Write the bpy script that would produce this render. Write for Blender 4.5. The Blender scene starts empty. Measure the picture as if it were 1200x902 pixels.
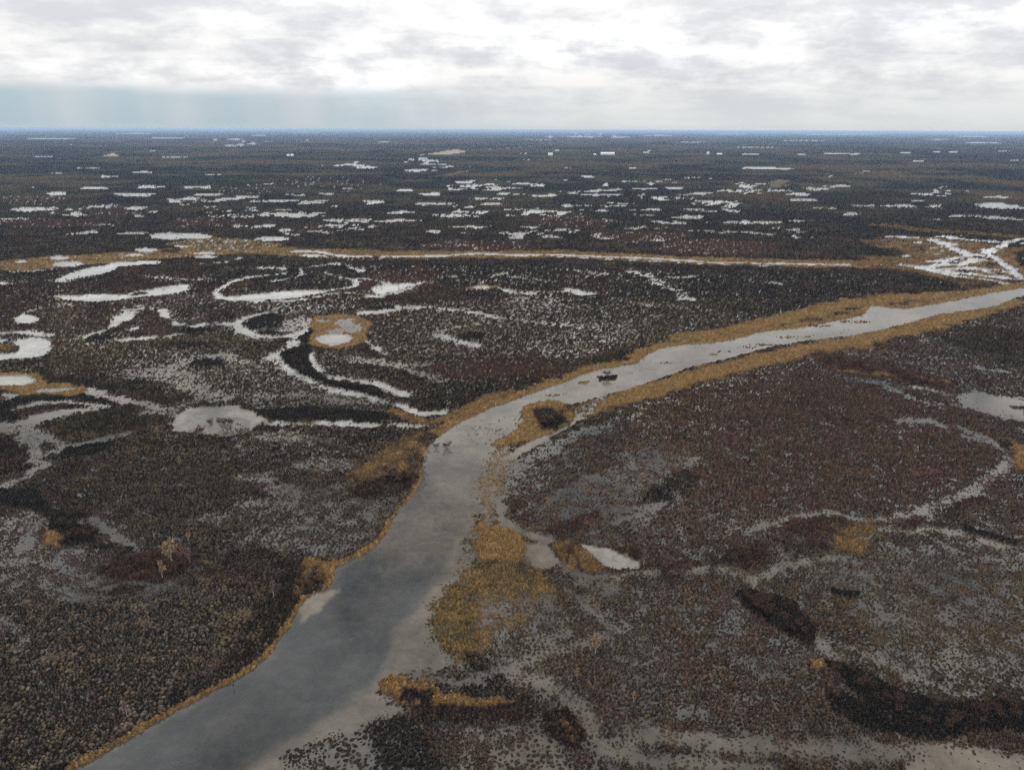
import bpy, math, random
import numpy as np
from mathutils import Matrix, Vector

random.seed(7)
rng = np.random.default_rng(11)
scene = bpy.context.scene
COL = scene.collection

# ---------------------------------------------------------------- camera
H = 120.0                      # metres above the bog
F = 832.0                      # focal length in photo pixels (photo 1200 px wide)
PITCH = math.atan(299.0 / F)
ROLL = math.radians(0.22)
cam_d = bpy.data.cameras.new("camera")
cam = bpy.data.objects.new("camera", cam_d)
COL.objects.link(cam)
cam_d.sensor_width = 36.0
cam_d.lens = 36.0 * F / 1200.0
cam_d.clip_start = 1.0
cam_d.clip_end = 200000.0
R = Matrix.Rotation(math.pi / 2 - PITCH, 3, 'X') @ Matrix.Rotation(ROLL, 3, 'Z')
cam.matrix_world = Matrix.Translation((0, 0, H)) @ R.to_4x4()
scene.camera = cam

# ---------------------------------------------------------------- exposure
scene.view_settings.view_transform = 'Standard'
scene.view_settings.look = 'None'
scene.view_settings.exposure = 0.0
scene.view_settings.gamma = 1.0
scene.view_settings.use_curve_mapping = False
scene.cycles.max_bounces = 6
scene.cycles.volume_bounces = 0
scene.cycles.transparent_max_bounces = 8
scene.cycles.use_denoising = False

# ---------------------------------------------------------------- node helper
class NT:
    def __init__(s, tree):
        s.t = tree; s.n = tree.nodes; s.n.clear()
    def node(s, typ, **kw):
        nd = s.n.new(typ)
        for k, v in kw.items(): setattr(nd, k, v)
        return nd
    def put(s, sock, v):
        if isinstance(v, bpy.types.NodeSocket): s.t.links.new(v, sock)
        elif v is not None:
            if sock.type == 'RGBA' and len(v) == 3: v = (*v, 1)
            sock.default_value = v
    def m(s, op, a, b=None, c=None, clamp=False):
        nd = s.node('ShaderNodeMath', operation=op, use_clamp=clamp)
        for i, v in enumerate((a, b, c)):
            if v is not None: s.put(nd.inputs[i], v)
        return nd.outputs[0]
    def step(s, v, lo, hi, a=0.0, b=1.0):
        nd = s.node('ShaderNodeMapRange', interpolation_type='SMOOTHSTEP')
        s.put(nd.inputs[0], v)
        for i, q in enumerate((lo, hi, a, b)): s.put(nd.inputs[i + 1], q)
        return nd.outputs[0]
    def noise(s, vec, scale, detail=4, rough=0.55, dist=0.0):
        nd = s.node('ShaderNodeTexNoise')
        s.put(nd.inputs['Vector'], vec); s.put(nd.inputs['Scale'], scale)
        s.put(nd.inputs['Detail'], detail); s.put(nd.inputs['Roughness'], rough)
        s.put(nd.inputs['Distortion'], dist)
        return nd.outputs[0]
    def mix(s, f, a, b):
        nd = s.node('ShaderNodeMix', data_type='RGBA')
        s.put(nd.inputs[0], f); s.put(nd.inputs[6], a); s.put(nd.inputs[7], b)
        return nd.outputs[2]
    def scale(s, col, f):
        nd = s.node('ShaderNodeVectorMath', operation='SCALE')
        s.put(nd.inputs[0], col); s.put(nd.inputs[3], f)
        return nd.outputs[0]
    def xyz(s, x, y, z):
        nd = s.node('ShaderNodeCombineXYZ')
        for i, v in enumerate((x, y, z)): s.put(nd.inputs[i], v)
        return nd.outputs[0]

# ---------------------------------------------------------------- sky
SUN_EL, SUN_AZ = math.radians(60), math.radians(18)     # azimuth clockwise from +Y, in front of the camera
world = bpy.data.worlds.new("World")
scene.world = world
world.use_nodes = True
w = NT(world.node_tree)
sky = w.node('ShaderNodeTexSky', sky_type='NISHITA', sun_disc=False)
sky.sun_elevation = SUN_EL
sky.sun_rotation = SUN_AZ
tc = w.node('ShaderNodeTexCoord')
sep = w.node('ShaderNodeSeparateXYZ'); w.put(sep.inputs[0], tc.outputs['Generated'])
X, Y, Z = sep.outputs
zc = w.m('MAXIMUM', Z, 0.0)
den = w.m('ADD', zc, 0.13)
px_, py_ = w.m('DIVIDE', X, den), w.m('DIVIDE', Y, den)
deck = w.xyz(px_, py_, 0.0)                             # cloud deck seen from below
n_big = w.noise(deck, 0.42, 5, 0.55, 0.3)
n_mid = w.noise(w.xyz(w.m('MULTIPLY', px_, 0.8), w.m('MULTIPLY', py_, 1.5), 3.7), 1.1, 6, 0.58, 0.25)
n_puff = w.noise(w.xyz(w.m('MULTIPLY', X, 9.0), w.m('MULTIPLY', Y, 9.0), w.m('MULTIPLY', Z, 26.0)), 1.0, 8, 0.62)
shade = w.m('ADD', w.m('MULTIPLY', n_big, 0.32), w.m('ADD', w.m('MULTIPLY', n_mid, 0.25), w.m('MULTIPLY', n_puff, 0.58)))
cl = w.step(shade, 0.47, 0.67, 0.0, 1.0)
cloud = w.mix(cl, (0.58, 0.595, 0.62), (0.85, 0.845, 0.835))
# brighter breaks in the layer
def glow(az_px, y_px, wx, wy, amp):
    d = (R @ Vector((az_px - 600, 451 - y_px, -F))).normalized()
    dx = w.m('DIVIDE', w.m('SUBTRACT', X, d.x), wx / F)
    dz = w.m('DIVIDE', w.m('SUBTRACT', Z, d.z), wy / F)
    r = w.m('ADD', w.m('MULTIPLY', dx, dx), w.m('MULTIPLY', dz, dz))
    return w.m('MULTIPLY', w.m('EXPONENT', w.m('MULTIPLY', r, -1.0)), amp)
g = w.m('ADD', glow(410, 85, 60, 22, 0.30), glow(690, 55, 150, 18, 0.24))
g = w.m('ADD', g, w.m('ADD', glow(1165, 14, 90, 12, 0.45), glow(980, 75, 170, 24, 0.07)))
g = w.m('ADD', g, glow(200, 88, 190, 14, 0.12))
g = w.m('MULTIPLY', g, w.step(n_puff, 0.36, 0.62, 0.25, 1.25))
ahead = w.step(Y, 0.2, 0.6)
g = w.m('MULTIPLY', g, ahead)
# thicker grey near the horizon, left showers under a level cloud base
haze_f = w.step(zc, 0.0, 0.075, 1.0, 0.0)
cloud = w.mix(w.m('MULTIPLY', haze_f, 0.75), cloud, (0.74, 0.755, 0.75))
az = w.m('ARCTAN2', X, Y)
streak = w.noise(w.xyz(w.m('MULTIPLY', az, 9.0), w.m('MULTIPLY', Z, 0.8), 0.0), 1.0, 3, 0.5)
base_e = w.m('ADD', 0.0455, w.m('MULTIPLY', w.m('SUBTRACT', n_puff, 0.5), 0.03))
sh_f = w.step(w.m('SUBTRACT', zc, base_e), -0.010, 0.007, 1.0, 0.0)
sh_f = w.m('MULTIPLY', sh_f, w.step(az, -0.32, 0.10, 1.0, 0.12))
sh_c = w.mix(w.step(streak, 0.35, 0.70), (0.40, 0.515, 0.575), (0.54, 0.60, 0.63))
cloud = w.mix(w.m('MULTIPLY', sh_f, 0.9), cloud, sh_c)
line = w.m('MULTIPLY', w.step(zc, 0.0, 0.010, 1.0, 0.0), w.step(az, -0.4, 0.3, 0.6, 0.25))
cloud = w.mix(line, cloud, (0.52, 0.60, 0.66))
# overcast brightening towards the zenith, thin blue gaps high up
lum = w.m('ADD', 1.0, w.m('MULTIPLY', zc, 2.0))
cloud = w.scale(cloud, w.m('MULTIPLY', w.m('ADD', lum, g), 10.0))
n_hi = w.noise(w.xyz(px_, py_, 9.1), 2.6, 5, 0.55, 0.4)
cloud = w.scale(cloud, w.m('ADD', 1.0, w.m('MULTIPLY', w.step(zc, 0.14, 0.35), w.step(n_hi, 0.35, 0.65, -0.35, 0.40))))
gap = w.m('MULTIPLY', w.step(n_hi, 0.47, 0.39), w.step(zc, 0.16, 0.34, 0.0, 0.85))
final = w.mix(gap, cloud, w.scale(sky.outputs[0], 0.9))
bg = w.node('ShaderNodeBackground')
w.put(bg.inputs[0], final); bg.inputs[1].default_value = 0.1
wo = w.node('ShaderNodeOutputWorld'); w.put(wo.inputs[0], bg.outputs[0])

# ---------------------------------------------------------------- sun behind cloud
sd = bpy.data.lights.new("sun", 'SUN')
sd.energy = 0.8
sd.angle = math.radians(12)
sd.color = (1.0, 0.96, 0.9)
sun = bpy.data.objects.new("sun", sd)
COL.objects.link(sun)
sdir = Vector((math.sin(SUN_AZ) * math.cos(SUN_EL), math.cos(SUN_AZ) * math.cos(SUN_EL), math.sin(SUN_EL)))
sun.rotation_euler = sdir.to_track_quat('Z', 'Y').to_euler()

# ---------------------------------------------------------------- helpers
def ground(px, py):
    """where the sight line of a spot in the photograph meets the flat bog"""
    d = R @ Vector((px - 600.0, 451.0 - py, -F))
    t = -H / d.z
    return d.x * t, d.y * t
def metres_per_px(py):
    x, y = ground(600, py)
    return (y * math.cos(PITCH) + H * math.sin(PITCH)) / F
def link(name, mesh, mat=None, parent=None, **props):
    o = bpy.data.objects.new(name, mesh)
    COL.objects.link(o)
    if mat: mesh.materials.append(mat)
    if parent: o.parent = parent
    for k, v in props.items(): o[k] = v
    return o
def mesh_np(name, verts, faces, smooth=True, col=None):
    """verts (n,3), faces (m,k) all the same size; col (n,3) albedo"""
    me = bpy.data.meshes.new(name)
    verts = np.asarray(verts, np.float32); faces = np.asarray(faces, np.int32)
    k = faces.shape[1]
    me.vertices.add(len(verts)); me.vertices.foreach_set('co', verts.ravel())
    me.loops.add(faces.size); me.loops.foreach_set('vertex_index', faces.ravel())
    me.polygons.add(len(faces))
    me.polygons.foreach_set('loop_start', np.arange(0, faces.size, k, dtype=np.int32))
    me.polygons.foreach_set('use_smooth', np.full(len(faces), smooth))
    if col is not None:
        a = me.attributes.new('albedo', 'FLOAT_COLOR', 'POINT')
        a.data.foreach_set('color', np.c_[col, np.ones(len(col))].astype(np.float32).ravel())
    me.update(calc_edges=True)
    return me

# ---------------------------------------------------------------- noise
def hash2(i, j, seed):
    with np.errstate(over='ignore'):
        h = (i.astype(np.int64) * 374761393 + j.astype(np.int64) * 668265263 + np.int64(seed) * 1274126177) & 0xFFFFFFFF
        h = ((h ^ (h >> 13)) * 1274126177) & 0xFFFFFFFF
        h = (h ^ (h >> 16)) & 0xFFFFFFFF
    return h
def perlin(x, y, seed=0):
    i = np.floor(x); j = np.floor(y)
    fx = (x - i).astype(np.float32); fy = (y - j).astype(np.float32)
    i = i.astype(np.int64); j = j.astype(np.int64)
    u = fx * fx * fx * (fx * (fx * 6 - 15) + 10); v = fy * fy * fy * (fy * (fy * 6 - 15) + 10)
    def gr(a, b, dx, dy):
        h = hash2(i + a, j + b, seed)
        ang = (h & 1023).astype(np.float32) * np.float32(2 * math.pi / 1024)
        return np.cos(ang) * dx + np.sin(ang) * dy
    n00, n10 = gr(0, 0, fx, fy), gr(1, 0, fx - 1, fy)
    n01, n11 = gr(0, 1, fx, fy - 1), gr(1, 1, fx - 1, fy - 1)
    a = n00 + u * (n10 - n00); b = n01 + u * (n11 - n01)
    return (a + v * (b - a)) * 1.55          # std about 0.35
def fbm(x, y, lam, octs=4, seed=0, gain=0.55):
    s = 0; a = 1.0; tot = 0
    for k in range(octs):
        s = s + a * perlin(x / lam + 17.3 * k, y / lam - 9.1 * k, seed + k); tot += a * a
        lam = lam / 2.03; a *= gain
    return s / math.sqrt(tot)
def lod_noise(x, y, lam, seed=0):
    """noise whose grain grows with the array lam (metres): fixed in the world, coarser far away"""
    L = np.log2(np.maximum(lam, 1e-3)); l0 = np.floor(L); t = (L - l0).astype(np.float32)
    r = 0.0
    for q, wt in ((l0, 1 - t), (l0 + 1, t)):
        sc = np.exp2(q)
        r = r + wt * perlin(x / sc + 31.7 * q, y / sc + 12.9 * q, seed)
    return r / np.sqrt(t * t + (1 - t) ** 2)
def worley(x, y, seed):
    i = np.floor(x); j = np.floor(y); fx = (x - i).astype(np.float32); fy = (y - j).astype(np.float32)
    i = i.astype(np.int64); j = j.astype(np.int64)
    f1 = np.full(x.shape, 9, np.float32); f2 = f1.copy(); idv = np.zeros(x.shape, np.float32)
    for a in (-1, 0, 1):
        for b in (-1, 0, 1):
            h = hash2(i + a, j + b, seed)
            cx = a + (h & 1023) / 1023.0 - fx; cy = b + ((h >> 10) & 1023) / 1023.0 - fy
            d = np.sqrt(cx * cx + cy * cy).astype(np.float32)
            near = d < f1
            f2 = np.where(near, f1, np.minimum(f2, d))
            idv = np.where(near, ((h >> 20) & 255) / 255.0, idv)
            f1 = np.where(near, d, f1)
    return f1, f2, idv
def sstep(a, b, v):
    t = np.clip((v - a) / (b - a), 0, 1)
    return t * t * (3 - 2 * t)

# ---------------------------------------------------------------- the bog surface: one sheet out to the horizon
STEP = 1.2
rows_py = np.concatenate([np.arange(985, 171, -STEP), np.arange(171, 153.2, -0.6), [152.8, 152.4]])
ys = np.array([ground(600, p)[1] for p in rows_py])
ys = np.concatenate([[-260, -160, -80, -20, 20, 45], ys])
uc = np.arange(-648, 648.1, STEP)
side = np.array([8, 20, 36, 56, 80, 110, 150, 200, 270, 370, 520, 750])
us = np.concatenate([-(648 + side[::-1]), uc, 648 + side])
NR, NC = len(ys), len(us)
depth = np.maximum(ys * math.cos(PITCH) + H * math.sin(PITCH), 100)
GX = (us[None, :] * depth[:, None] / F).astype(np.float64)
GY = np.repeat(ys[:, None], NC, 1)
PM = np.repeat((depth / F)[:, None], NC, 1).astype(np.float32)       # metres that one photo pixel spans here
x, y, pm = GX.ravel(), GY.ravel(), PM.ravel()
N = x.size

lw1 = lod_noise(x, y, pm * 14, 5)
lw2 = lod_noise(x, y, pm * 4.5, 6)
edge = (lod_noise(x, y, pm * 34, 4) * 0.8 + lw1 * 0.8 + lw2 * (0.6 - 0.45 * sstep(900, 1600, y))).astype(np.float32)

f_w = (0.17 + 0.16 * fbm(x, y, 70, 4, 40) + 0.13 * lod_noise(x, y, pm * 26, 41)).astype(np.float32)   # share of standing water
f_o = np.zeros(N, np.float32)      # ochre sedge
f_r = np.zeros(N, np.float32)      # reddish dwarf shrubs
f_k = np.zeros(N, np.float32)      # black peat and dark heath
f_g = np.zeros(N, np.float32)      # olive moss
f_t = np.zeros(N, np.float32)      # pale tan hummock tops
f_b = np.zeros(N, np.float32)      # pale silt plus sky sheen painted on farther water, see bed
f_s = np.zeros(N, np.float32)      # bare pale sand
FLD = dict(w=f_w, o=f_o, r=f_r, k=f_k, g=f_g, t=f_t, b=f_b, s=f_s)
pid = np.zeros(N, np.int16)        # which named water body
WATER = ['bog_water']

def seg_dist(ix, P, closed):
    X0, Y0 = x[ix], y[ix]
    d = np.full(len(ix), 1e12)
    ins = np.zeros(len(ix), bool)
    n = len(P)
    for a in range(n if closed else n - 1):
        ax, ay = P[a]; bx, by = P[(a + 1) % n]
        vx, vy = bx - ax, by - ay
        L2 = vx * vx + vy * vy + 1e-9
        t = np.clip(((X0 - ax) * vx + (Y0 - ay) * vy) / L2, 0, 1)
        d = np.minimum(d, (X0 - ax - t * vx) ** 2 + (Y0 - ay - t * vy) ** 2)
        if closed:
            c = ((ay > Y0) != (by > Y0))
            ins ^= c & (X0 < (bx - ax) * (Y0 - ay) / (by - ay + 1e-12) + ax)
    d = np.sqrt(d)
    return np.where(ins, -d, d)
def feature(pts, hw=None, soft=3.0, warp=3.0, body=None, amt=1.0, **kv):
    """a patch (closed outline) or a strip (hw = half width in px at its own distance) laid on the bog;
    soft and warp are in px at that distance"""
    pts = [(a, max(b, 153.5)) for a, b in pts]
    if hw and hw < 4.5 and body is None: warp *= 1.7; soft *= 1.3
    if kv.get('w', 0) >= 0.82 and 'b' not in kv and pts[0][1] < 540: kv['b'] = 2.1
    mid = 205 < pts[0][1] < 520
    if 'o' in kv: soft *= 1.7; warp *= 1.5
    elif mid and body != 'river': warp *= 1.6; soft *= 1.3
    elif body != 'river': warp *= 1.3
    if mid and hw and hw >= 3.5 and pts[0][0] < 600 and kv.get("w", 0) >= 0.82 and body is None: hw *= 1.25
    halo = mid and kv.get('w', 0) >= 0.82 and body not in ('river', 'side_channel')
    P = [ground(a, b) for a, b in pts]
    m = (12 if halo else 0) + (abs(hw) if hw else 0) + soft + 2.4 * warp + 2
    pmx = [metres_per_px(b) for a, b in pts]
    mx = max(pmx) * m * 1.6
    xs = [p[0] for p in P]; yy = [p[1] for p in P]
    r0, r1 = np.searchsorted(ys, [min(yy) - mx, max(yy) + mx])
    if r1 <= r0: return
    ix = np.arange(r0 * NC, r1 * NC)
    ix = ix[(x[ix] > min(xs) - mx) & (x[ix] < max(xs) + mx)]
    if not len(ix): return
    d = seg_dist(ix, P, hw is None) / pm[ix]
    if hw is not None: d = d - (hw * 1.15 + 0.3 if (kv.get('w', 0) >= 0.82 and pts[0][1] < 520) else hw)
    d = d + warp * edge[ix]
    mask = (1 - sstep(-soft / 2, soft / 2, d)).astype(np.float32) * amt
    if halo:
        hm_ = ((1 - sstep(0, 11, d)) * 0.3).astype(np.float32)
        f_w[ix] = np.where(f_w[ix] < 0.5, f_w[ix] * (1 - hm_) + 0.5 * hm_, f_w[ix])
    for k, v in kv.items():
        f = FLD[k]; f[ix] = f[ix] * (1 - mask) + v * mask
    if body:
        if body not in WATER: WATER.append(body)
        pid[ix[d < 3.0 if hw is None else d < 2.0]] = WATER.index(body)
def ell(cx, cy, rx, ry, n=14, tilt=0.0):
    return [(cx + rx * math.cos(2 * math.pi * k / n), cy + ry * math.sin(2 * math.pi * k / n) + tilt * math.cos(2 * math.pi * k / n)) for k in range(n)]
def crop(ox, oy, s, pts): return [(ox + a / s, oy + b / s) for a, b in pts]

# --- broad zones first ---------------------------------------------------------
far = sstep(480, 800, y).astype(np.float32)
f_b[:] = np.clip(0.28 + 0.30 * fbm(x, y, 60, 3, 95) + 0.75 * sstep(150, 420, y) * sstep(120, -60, x - 0.25 * y) + 0.8 * far, 0.3, 3)  # paler with distance: sky reflection put into the water colour
f_w[:] = f_w * (1 - far) + far * (-0.12 + 0.10 * lod_noise(x, y, pm * 26, 43) + 0.08 * lod_noise(x, y, pm * 90, 44))
f_r[:] = np.clip(0.15 + 0.45 * fbm(x, y, 120, 3, 50), 0, 0.6) * (1 - 0.5 * far)
f_k[:] = np.clip(0.15 + 0.5 * fbm(x, y, 90, 4, 55), 0, 0.8)
f_g[:] = np.clip(0.4 * fbm(x, y, 60, 3, 58), 0, 0.4)
f_t[:] = np.clip(0.35 + 0.5 * fbm(x, y, 45, 3, 60), 0, 1)
f_w[:] -= (0.09 * sstep(180, 330, y)).astype(np.float32)
# wet ground south and east of the river
feature([(600, 560), (700, 480), (860, 425), (960, 400), (1250, 440), (1300, 990), (380, 990), (480, 860), (620, 820)], soft=60, warp=10, k=0.08, t=0.35, r=0.35, w=0.30, amt=0.8)
feature([(760, 470), (960, 430), (1180, 500), (1160, 560), (1000, 600), (850, 600), (760, 550)], soft=60, warp=18, r=0.62, w=0.18, k=0.0)
feature([(560, 700), (860, 680), (960, 760), (900, 850), (700, 850), (600, 800)], soft=50, warp=12, w=0.30, r=0.35, t=0.6)
feature([(950, 650), (1250, 620), (1250, 800), (1050, 800)], soft=40, warp=16, w=0.42, r=0.25, t=0.35)
feature([(640, 600), (760, 520), (820, 540), (700, 620)], soft=30, warp=12, w=0.42, t=0.7)
# heath between the two channels
feature([(380, 310), (560, 312), (1060, 322), (1000, 352), (900, 375), (760, 400), (640, 400), (520, 330)], soft=14, warp=8, w=0.07, k=0.45, t=0.2)
feature([(420, 360), (640, 345), (800, 355), (900, 372), (720, 410), (600, 450), (470, 470), (430, 420)], soft=20, warp=8, w=0.17, k=0.35, t=0.3, amt=0.8)
# lower left: close pale hummocks on black peat, little open water
feature([(-60, 690), (100, 700), (230, 690), (330, 690), (330, 740), (260, 800), (120, 870), (40, 990), (-80, 990)], soft=30, warp=8, w=0.17, k=0.25, t=1.0, r=0.1)
feature([(40, 560), (230, 520), (440, 530), (430, 600), (330, 640), (130, 600)], soft=40, warp=12, w=0.17, k=0.4, r=0.2, t=0.45)
feature([(270, 590), (430, 560), (480, 570), (440, 635), (390, 655), (300, 640)], soft=20, warp=6, w=0.42, k=0.55, t=0.4)
feature([(150, 400), (420, 440), (480, 500), (300, 480), (120, 440)], soft=30, warp=10, w=0.28, k=0.4, t=0.4)
feature([(-20, 330), (110, 320), (150, 350), (60, 400), (-20, 390)], soft=16, warp=4, w=0.06, k=0.5, r=0.5)
feature([(-60, 590), (40, 600), (240, 700), (130, 690), (-60, 690)], soft=22, warp=10, w=0.46, k=0.4)
feature([(60, 350), (100, 355), (90, 400), (170, 400), (260, 390), (300, 402), (200, 400), (120, 430), (60, 440)], soft=20, warp=6, w=0.16, k=0.3, g=0.5)

# --- far plain: sheets of open water among dark forest ----------------------------
FARP = []
A = [(310,172,35,3),(500,186,28,4),(755,195,35,3),(375,200,35,5),(340,242,45,4),(195,262,40,6),(520,237,50,5),(475,264,60,6),(880,235,40,9),(960,227,30,3),(700,238,60,3),(640,281,60,6,-5),(730,265,40,5),(805,280,90,6,-9),(790,253,25,3),(1010,264,25,4),(1060,267,20,4),(970,287,60,6),(1095,292,50,8,-5),(125,315,75,7),(365,305,65,7,-2),(480,313,40,7),(275,336,45,5),(790,342,70,6),(1025,335,115,9),(1010,318,30,4),(485,341,14,4),(540,325,20,3),(685,367,60,9,-5),(870,375,110,3),(1000,390,25,4),(290,370,120,4),(125,367,30,5),(290,400,40,6,-3),(465,400,60,5,-3),(180,68,105,2),(590,66,55,2),(460,50,75,2),(150,131,38,3),(600,132,55,3),(915,56,30,2),(1075,47,50,1.5),(250,90,15,2),(540,110,12,2),(200,188,25,2),(110,240,20,2),(40,350,40,3),(1170,355,40,5),(1180,305,12,5),(1150,262,30,3)]
B = [(440,220,40,5),(525,228,20,5),(220,250,25,5),(45,243,30,3),(320,263,30,6),(110,290,40,8),(325,297,62,5),(490,278,65,5),(535,297,28,6),(210,327,40,5),(400,340,75,7),(500,327,17,5,-2),(590,317,22,4),(690,322,30,4),(770,327,25,4),(180,357,70,5,-3),(45,357,50,7),(455,378,55,6),(325,395,17,7),(625,402,30,5),(780,390,45,7),(675,380,25,5),(940,410,55,12),(905,357,45,6),(1060,337,45,5),(1085,318,45,5),(1000,297,50,3,3),(900,265,50,4),(715,268,45,5),(920,250,75,5,-4),(930,228,12,6),(1000,219,35,4),(865,202,20,4),(790,212,60,2),(1060,243,50,3),(1165,243,35,4),(880,305,100,2),(900,320,80,2),(1150,362,60,4,3),(1140,415,50,8,-9),(1070,382,80,3),(595,262,50,2),(795,170,10,2),(250,180,60,1.5),(150,80,20,2),(700,72,40,1.5),(830,60,60,1.5),(975,63,30,2),(1110,57,40,2),(760,110,14,1.5),(645,140,14,2),(640,118,20,1.5),(1020,170,20,2),(1080,112,18,2)]
C = [(235,123,35,3),(420,122,18,2.5),(530,121,45,3),(610,122,28,3),(780,118,25,3),(895,114,18,3),(950,115,20,3),(1130,112,20,3),(1170,145,20,3),(825,146,18,3),(700,181,60,2.5),(740,193,15,4),(470,245,50,6),(540,236,40,5),(410,264,35,5),(405,284,40,6),(650,303,80,4),(495,312,60,4),(590,332,30,4,-3),(790,304,35,4),(885,306,25,8),(820,287,30,3),(885,353,30,5),(965,340,22,5),(1080,345,70,6,5),(1110,305,90,10,3),(1100,273,40,4),(200,250,110,3,-3),(60,262,60,4,-3),(130,322,60,4),(30,317,40,4),(20,345,50,6),(170,362,60,5),(300,363,50,6),(410,357,35,4),(110,290,80,5),(150,395,100,3,5),(20,410,25,6),(515,200,10,4),(905,253,60,3),(35,80,60,2),(180,52,60,2),(560,53,140,2.5),(420,75,85,2),(1050,82,60,2),(900,70,40,1.5),(340,100,20,2),(260,98,60,1.5),(1010,60,60,1.5),(280,172,90,4)]
for off, lst in (((0, 140), A), ((400, 140), B), ((800, 140), C)):
    for e in lst:
        cx, cy, rx, ry = e[:4]; tl = e[4] if len(e) > 4 else 0
        FARP.append((off[0] + cx / 3, off[1] + cy / 3, rx / 3, max(ry / 3 * 0.8, 0.6), tl / 3))
for cx, cy, rx, ry, tl in FARP:
    dotted = rng.random() < 0.25
    feature(ell(cx, cy, rx * 1.02, ry * 1.0, 12, tl), soft=1.6 if not dotted else 6, warp=min(9, 0.8 + rx * 0.36), w=0.99 if not dotted else 0.7, b=rng.uniform(1.2, 2.4))  # pond paleness also carries painted sky reflection
    if not dotted and cy > 205 and rng.random() < 0.5:
        feature(ell(cx, cy, rx * 1.25, ry * 1.6, 10, tl), soft=7, warp=4, o=0.25, amt=0.6)
# small broken flashes between them
for k in range(230):
    if k % 9 == 0: kx, ky = rng.uniform(-20, 1220), 158 + 125 * rng.random() ** 0.85
    cx = kx + rng.normal(0, 22); cy = max(156, ky + rng.normal(0, 2.6))
    rx = 2 + 11 * rng.random() ** 2; feature(ell(cx, cy, rx, rng.uniform(0.6, 1.7), 8), soft=2.5, warp=1 + rx * 0.4, w=rng.uniform(0.5, 0.97), b=rng.uniform(0.8, 2.2))
# sandy strip and pale tracks
feature([(490, 182), (505, 180), (535, 175), (548, 178), (530, 181)], soft=2, warp=1.0, s=0.9, w=0)
feature([(545, 176.5), (600, 173.5), (650, 169)], hw=1.6, soft=2, warp=0.5, s=0.7, w=0)
feature([(120, 183), (133, 179.5), (140, 183)], soft=1.5, warp=0.5, s=0.9, w=0)
feature([(855, 197), (920, 199), (930, 198)], hw=2.5, soft=2, warp=1, s=0.6, w=0.2)
feature([(545, 200.5), (700, 200.5), (860, 203)], hw=1.5, soft=3, warp=1, s=0.22)
feature([(400, 226), (440, 217), (500, 210), (530, 203), (545, 201)], hw=5, soft=6, warp=3, o=0.5, r=0.3, w=0.05)
feature([(520, 205), (540, 200), (545, 202), (525, 207)], soft=3, warp=1, s=0.3, g=0.6, o=0.4, w=0)
feature([(900, 216), (912, 210), (925, 212), (915, 220), (902, 220)], soft=3, warp=1.5, s=0.35, o=0.5, w=0.0)
feature([(925, 212), (965, 209), (972, 205), (960, 202), (1010, 203), (1060, 207), (1120, 207)], hw=1.5, soft=3, warp=1.0, o=0.4, s=0.15, w=0.3)
feature([(1010, 202), (1050, 198), (1066, 204), (1040, 208)], soft=5, warp=2, g=0.6, o=0.4, w=0.02)
feature([(0, 194), (1200, 196)], hw=9, soft=12, warp=4, g=0.5, k=0.1, amt=0.6)
for cx, cy, rx, ry in [(60,262,60,6),(40,235,50,6),(290,222,40,6),(380,214,60,7),(655,260,40,6),(760,276,60,5),(840,290,75,10),(130,250,30,4),(740,283,24,4),(440,300,90,6),(250,260,50,6),(560,288,70,6),(690,262,30,5)]:
    feature(ell(cx, cy, rx, ry), soft=10, warp=5, r=0.85, w=0.06)

# --- the side channel with its sedge margins, from the left edge to the braided delta ------
SC = [(-30,311),(40,308),(110,302),(200,297),(280,292),(340,296),(400,297),(470,299),(560,299),(650,298),(740,302),(840,307),(920,309),(1000,310),(1060,312)]
feature(SC, hw=26, soft=6, warp=4, o=0.75, g=0.4, r=0.1, w=0.0, k=0)
feature([(0,306),(60,301),(150,296),(220,290),(300,283),(330,286),(320,296),(240,300),(120,309),(30,318),(0,318)], soft=5, warp=3, o=0.75, g=0.5, k=0, w=0.05)
feature([(190,287),(240,277),(300,282),(330,288),(260,294)], soft=5, warp=3, o=0.55, g=0.7, k=0, w=0.15)
feature(crop(0,260,5,[(930,180),(1060,190),(1050,160),(960,165)]), soft=3, warp=2, r=0.9, o=0, w=0)
for e in [(70,302,12,2.2),(24,307,4,1.2),(171,293,14,2),(212,289,9,1.4),(200,277,25,4),(240,301,14,1.5),(225,277,22,3,),(368,300,16,1.5),(240,297,14,1.2),(160,299,10,1.2),(355,295,14,1.3),(320,280,20,2.5)]:
    feature(ell(*e), soft=1.2, warp=1.6, w=0.98)
feature([(370,295),(400,300),(440,301),(520,300),(560,297),(600,299),(650,299),(700,301),(760,303),(840,308),(900,309),(960,310),(1000,311),(1040,311)], hw=3.6, soft=1.6, warp=2.0, w=1.0, b=2.0, body='side_channel')
feature([(560,298),(650,301),(740,305),(840,310),(900,312)], hw=0.9, soft=1.5, warp=1.2, w=1.0, b=2.0, body='side_channel')
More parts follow.
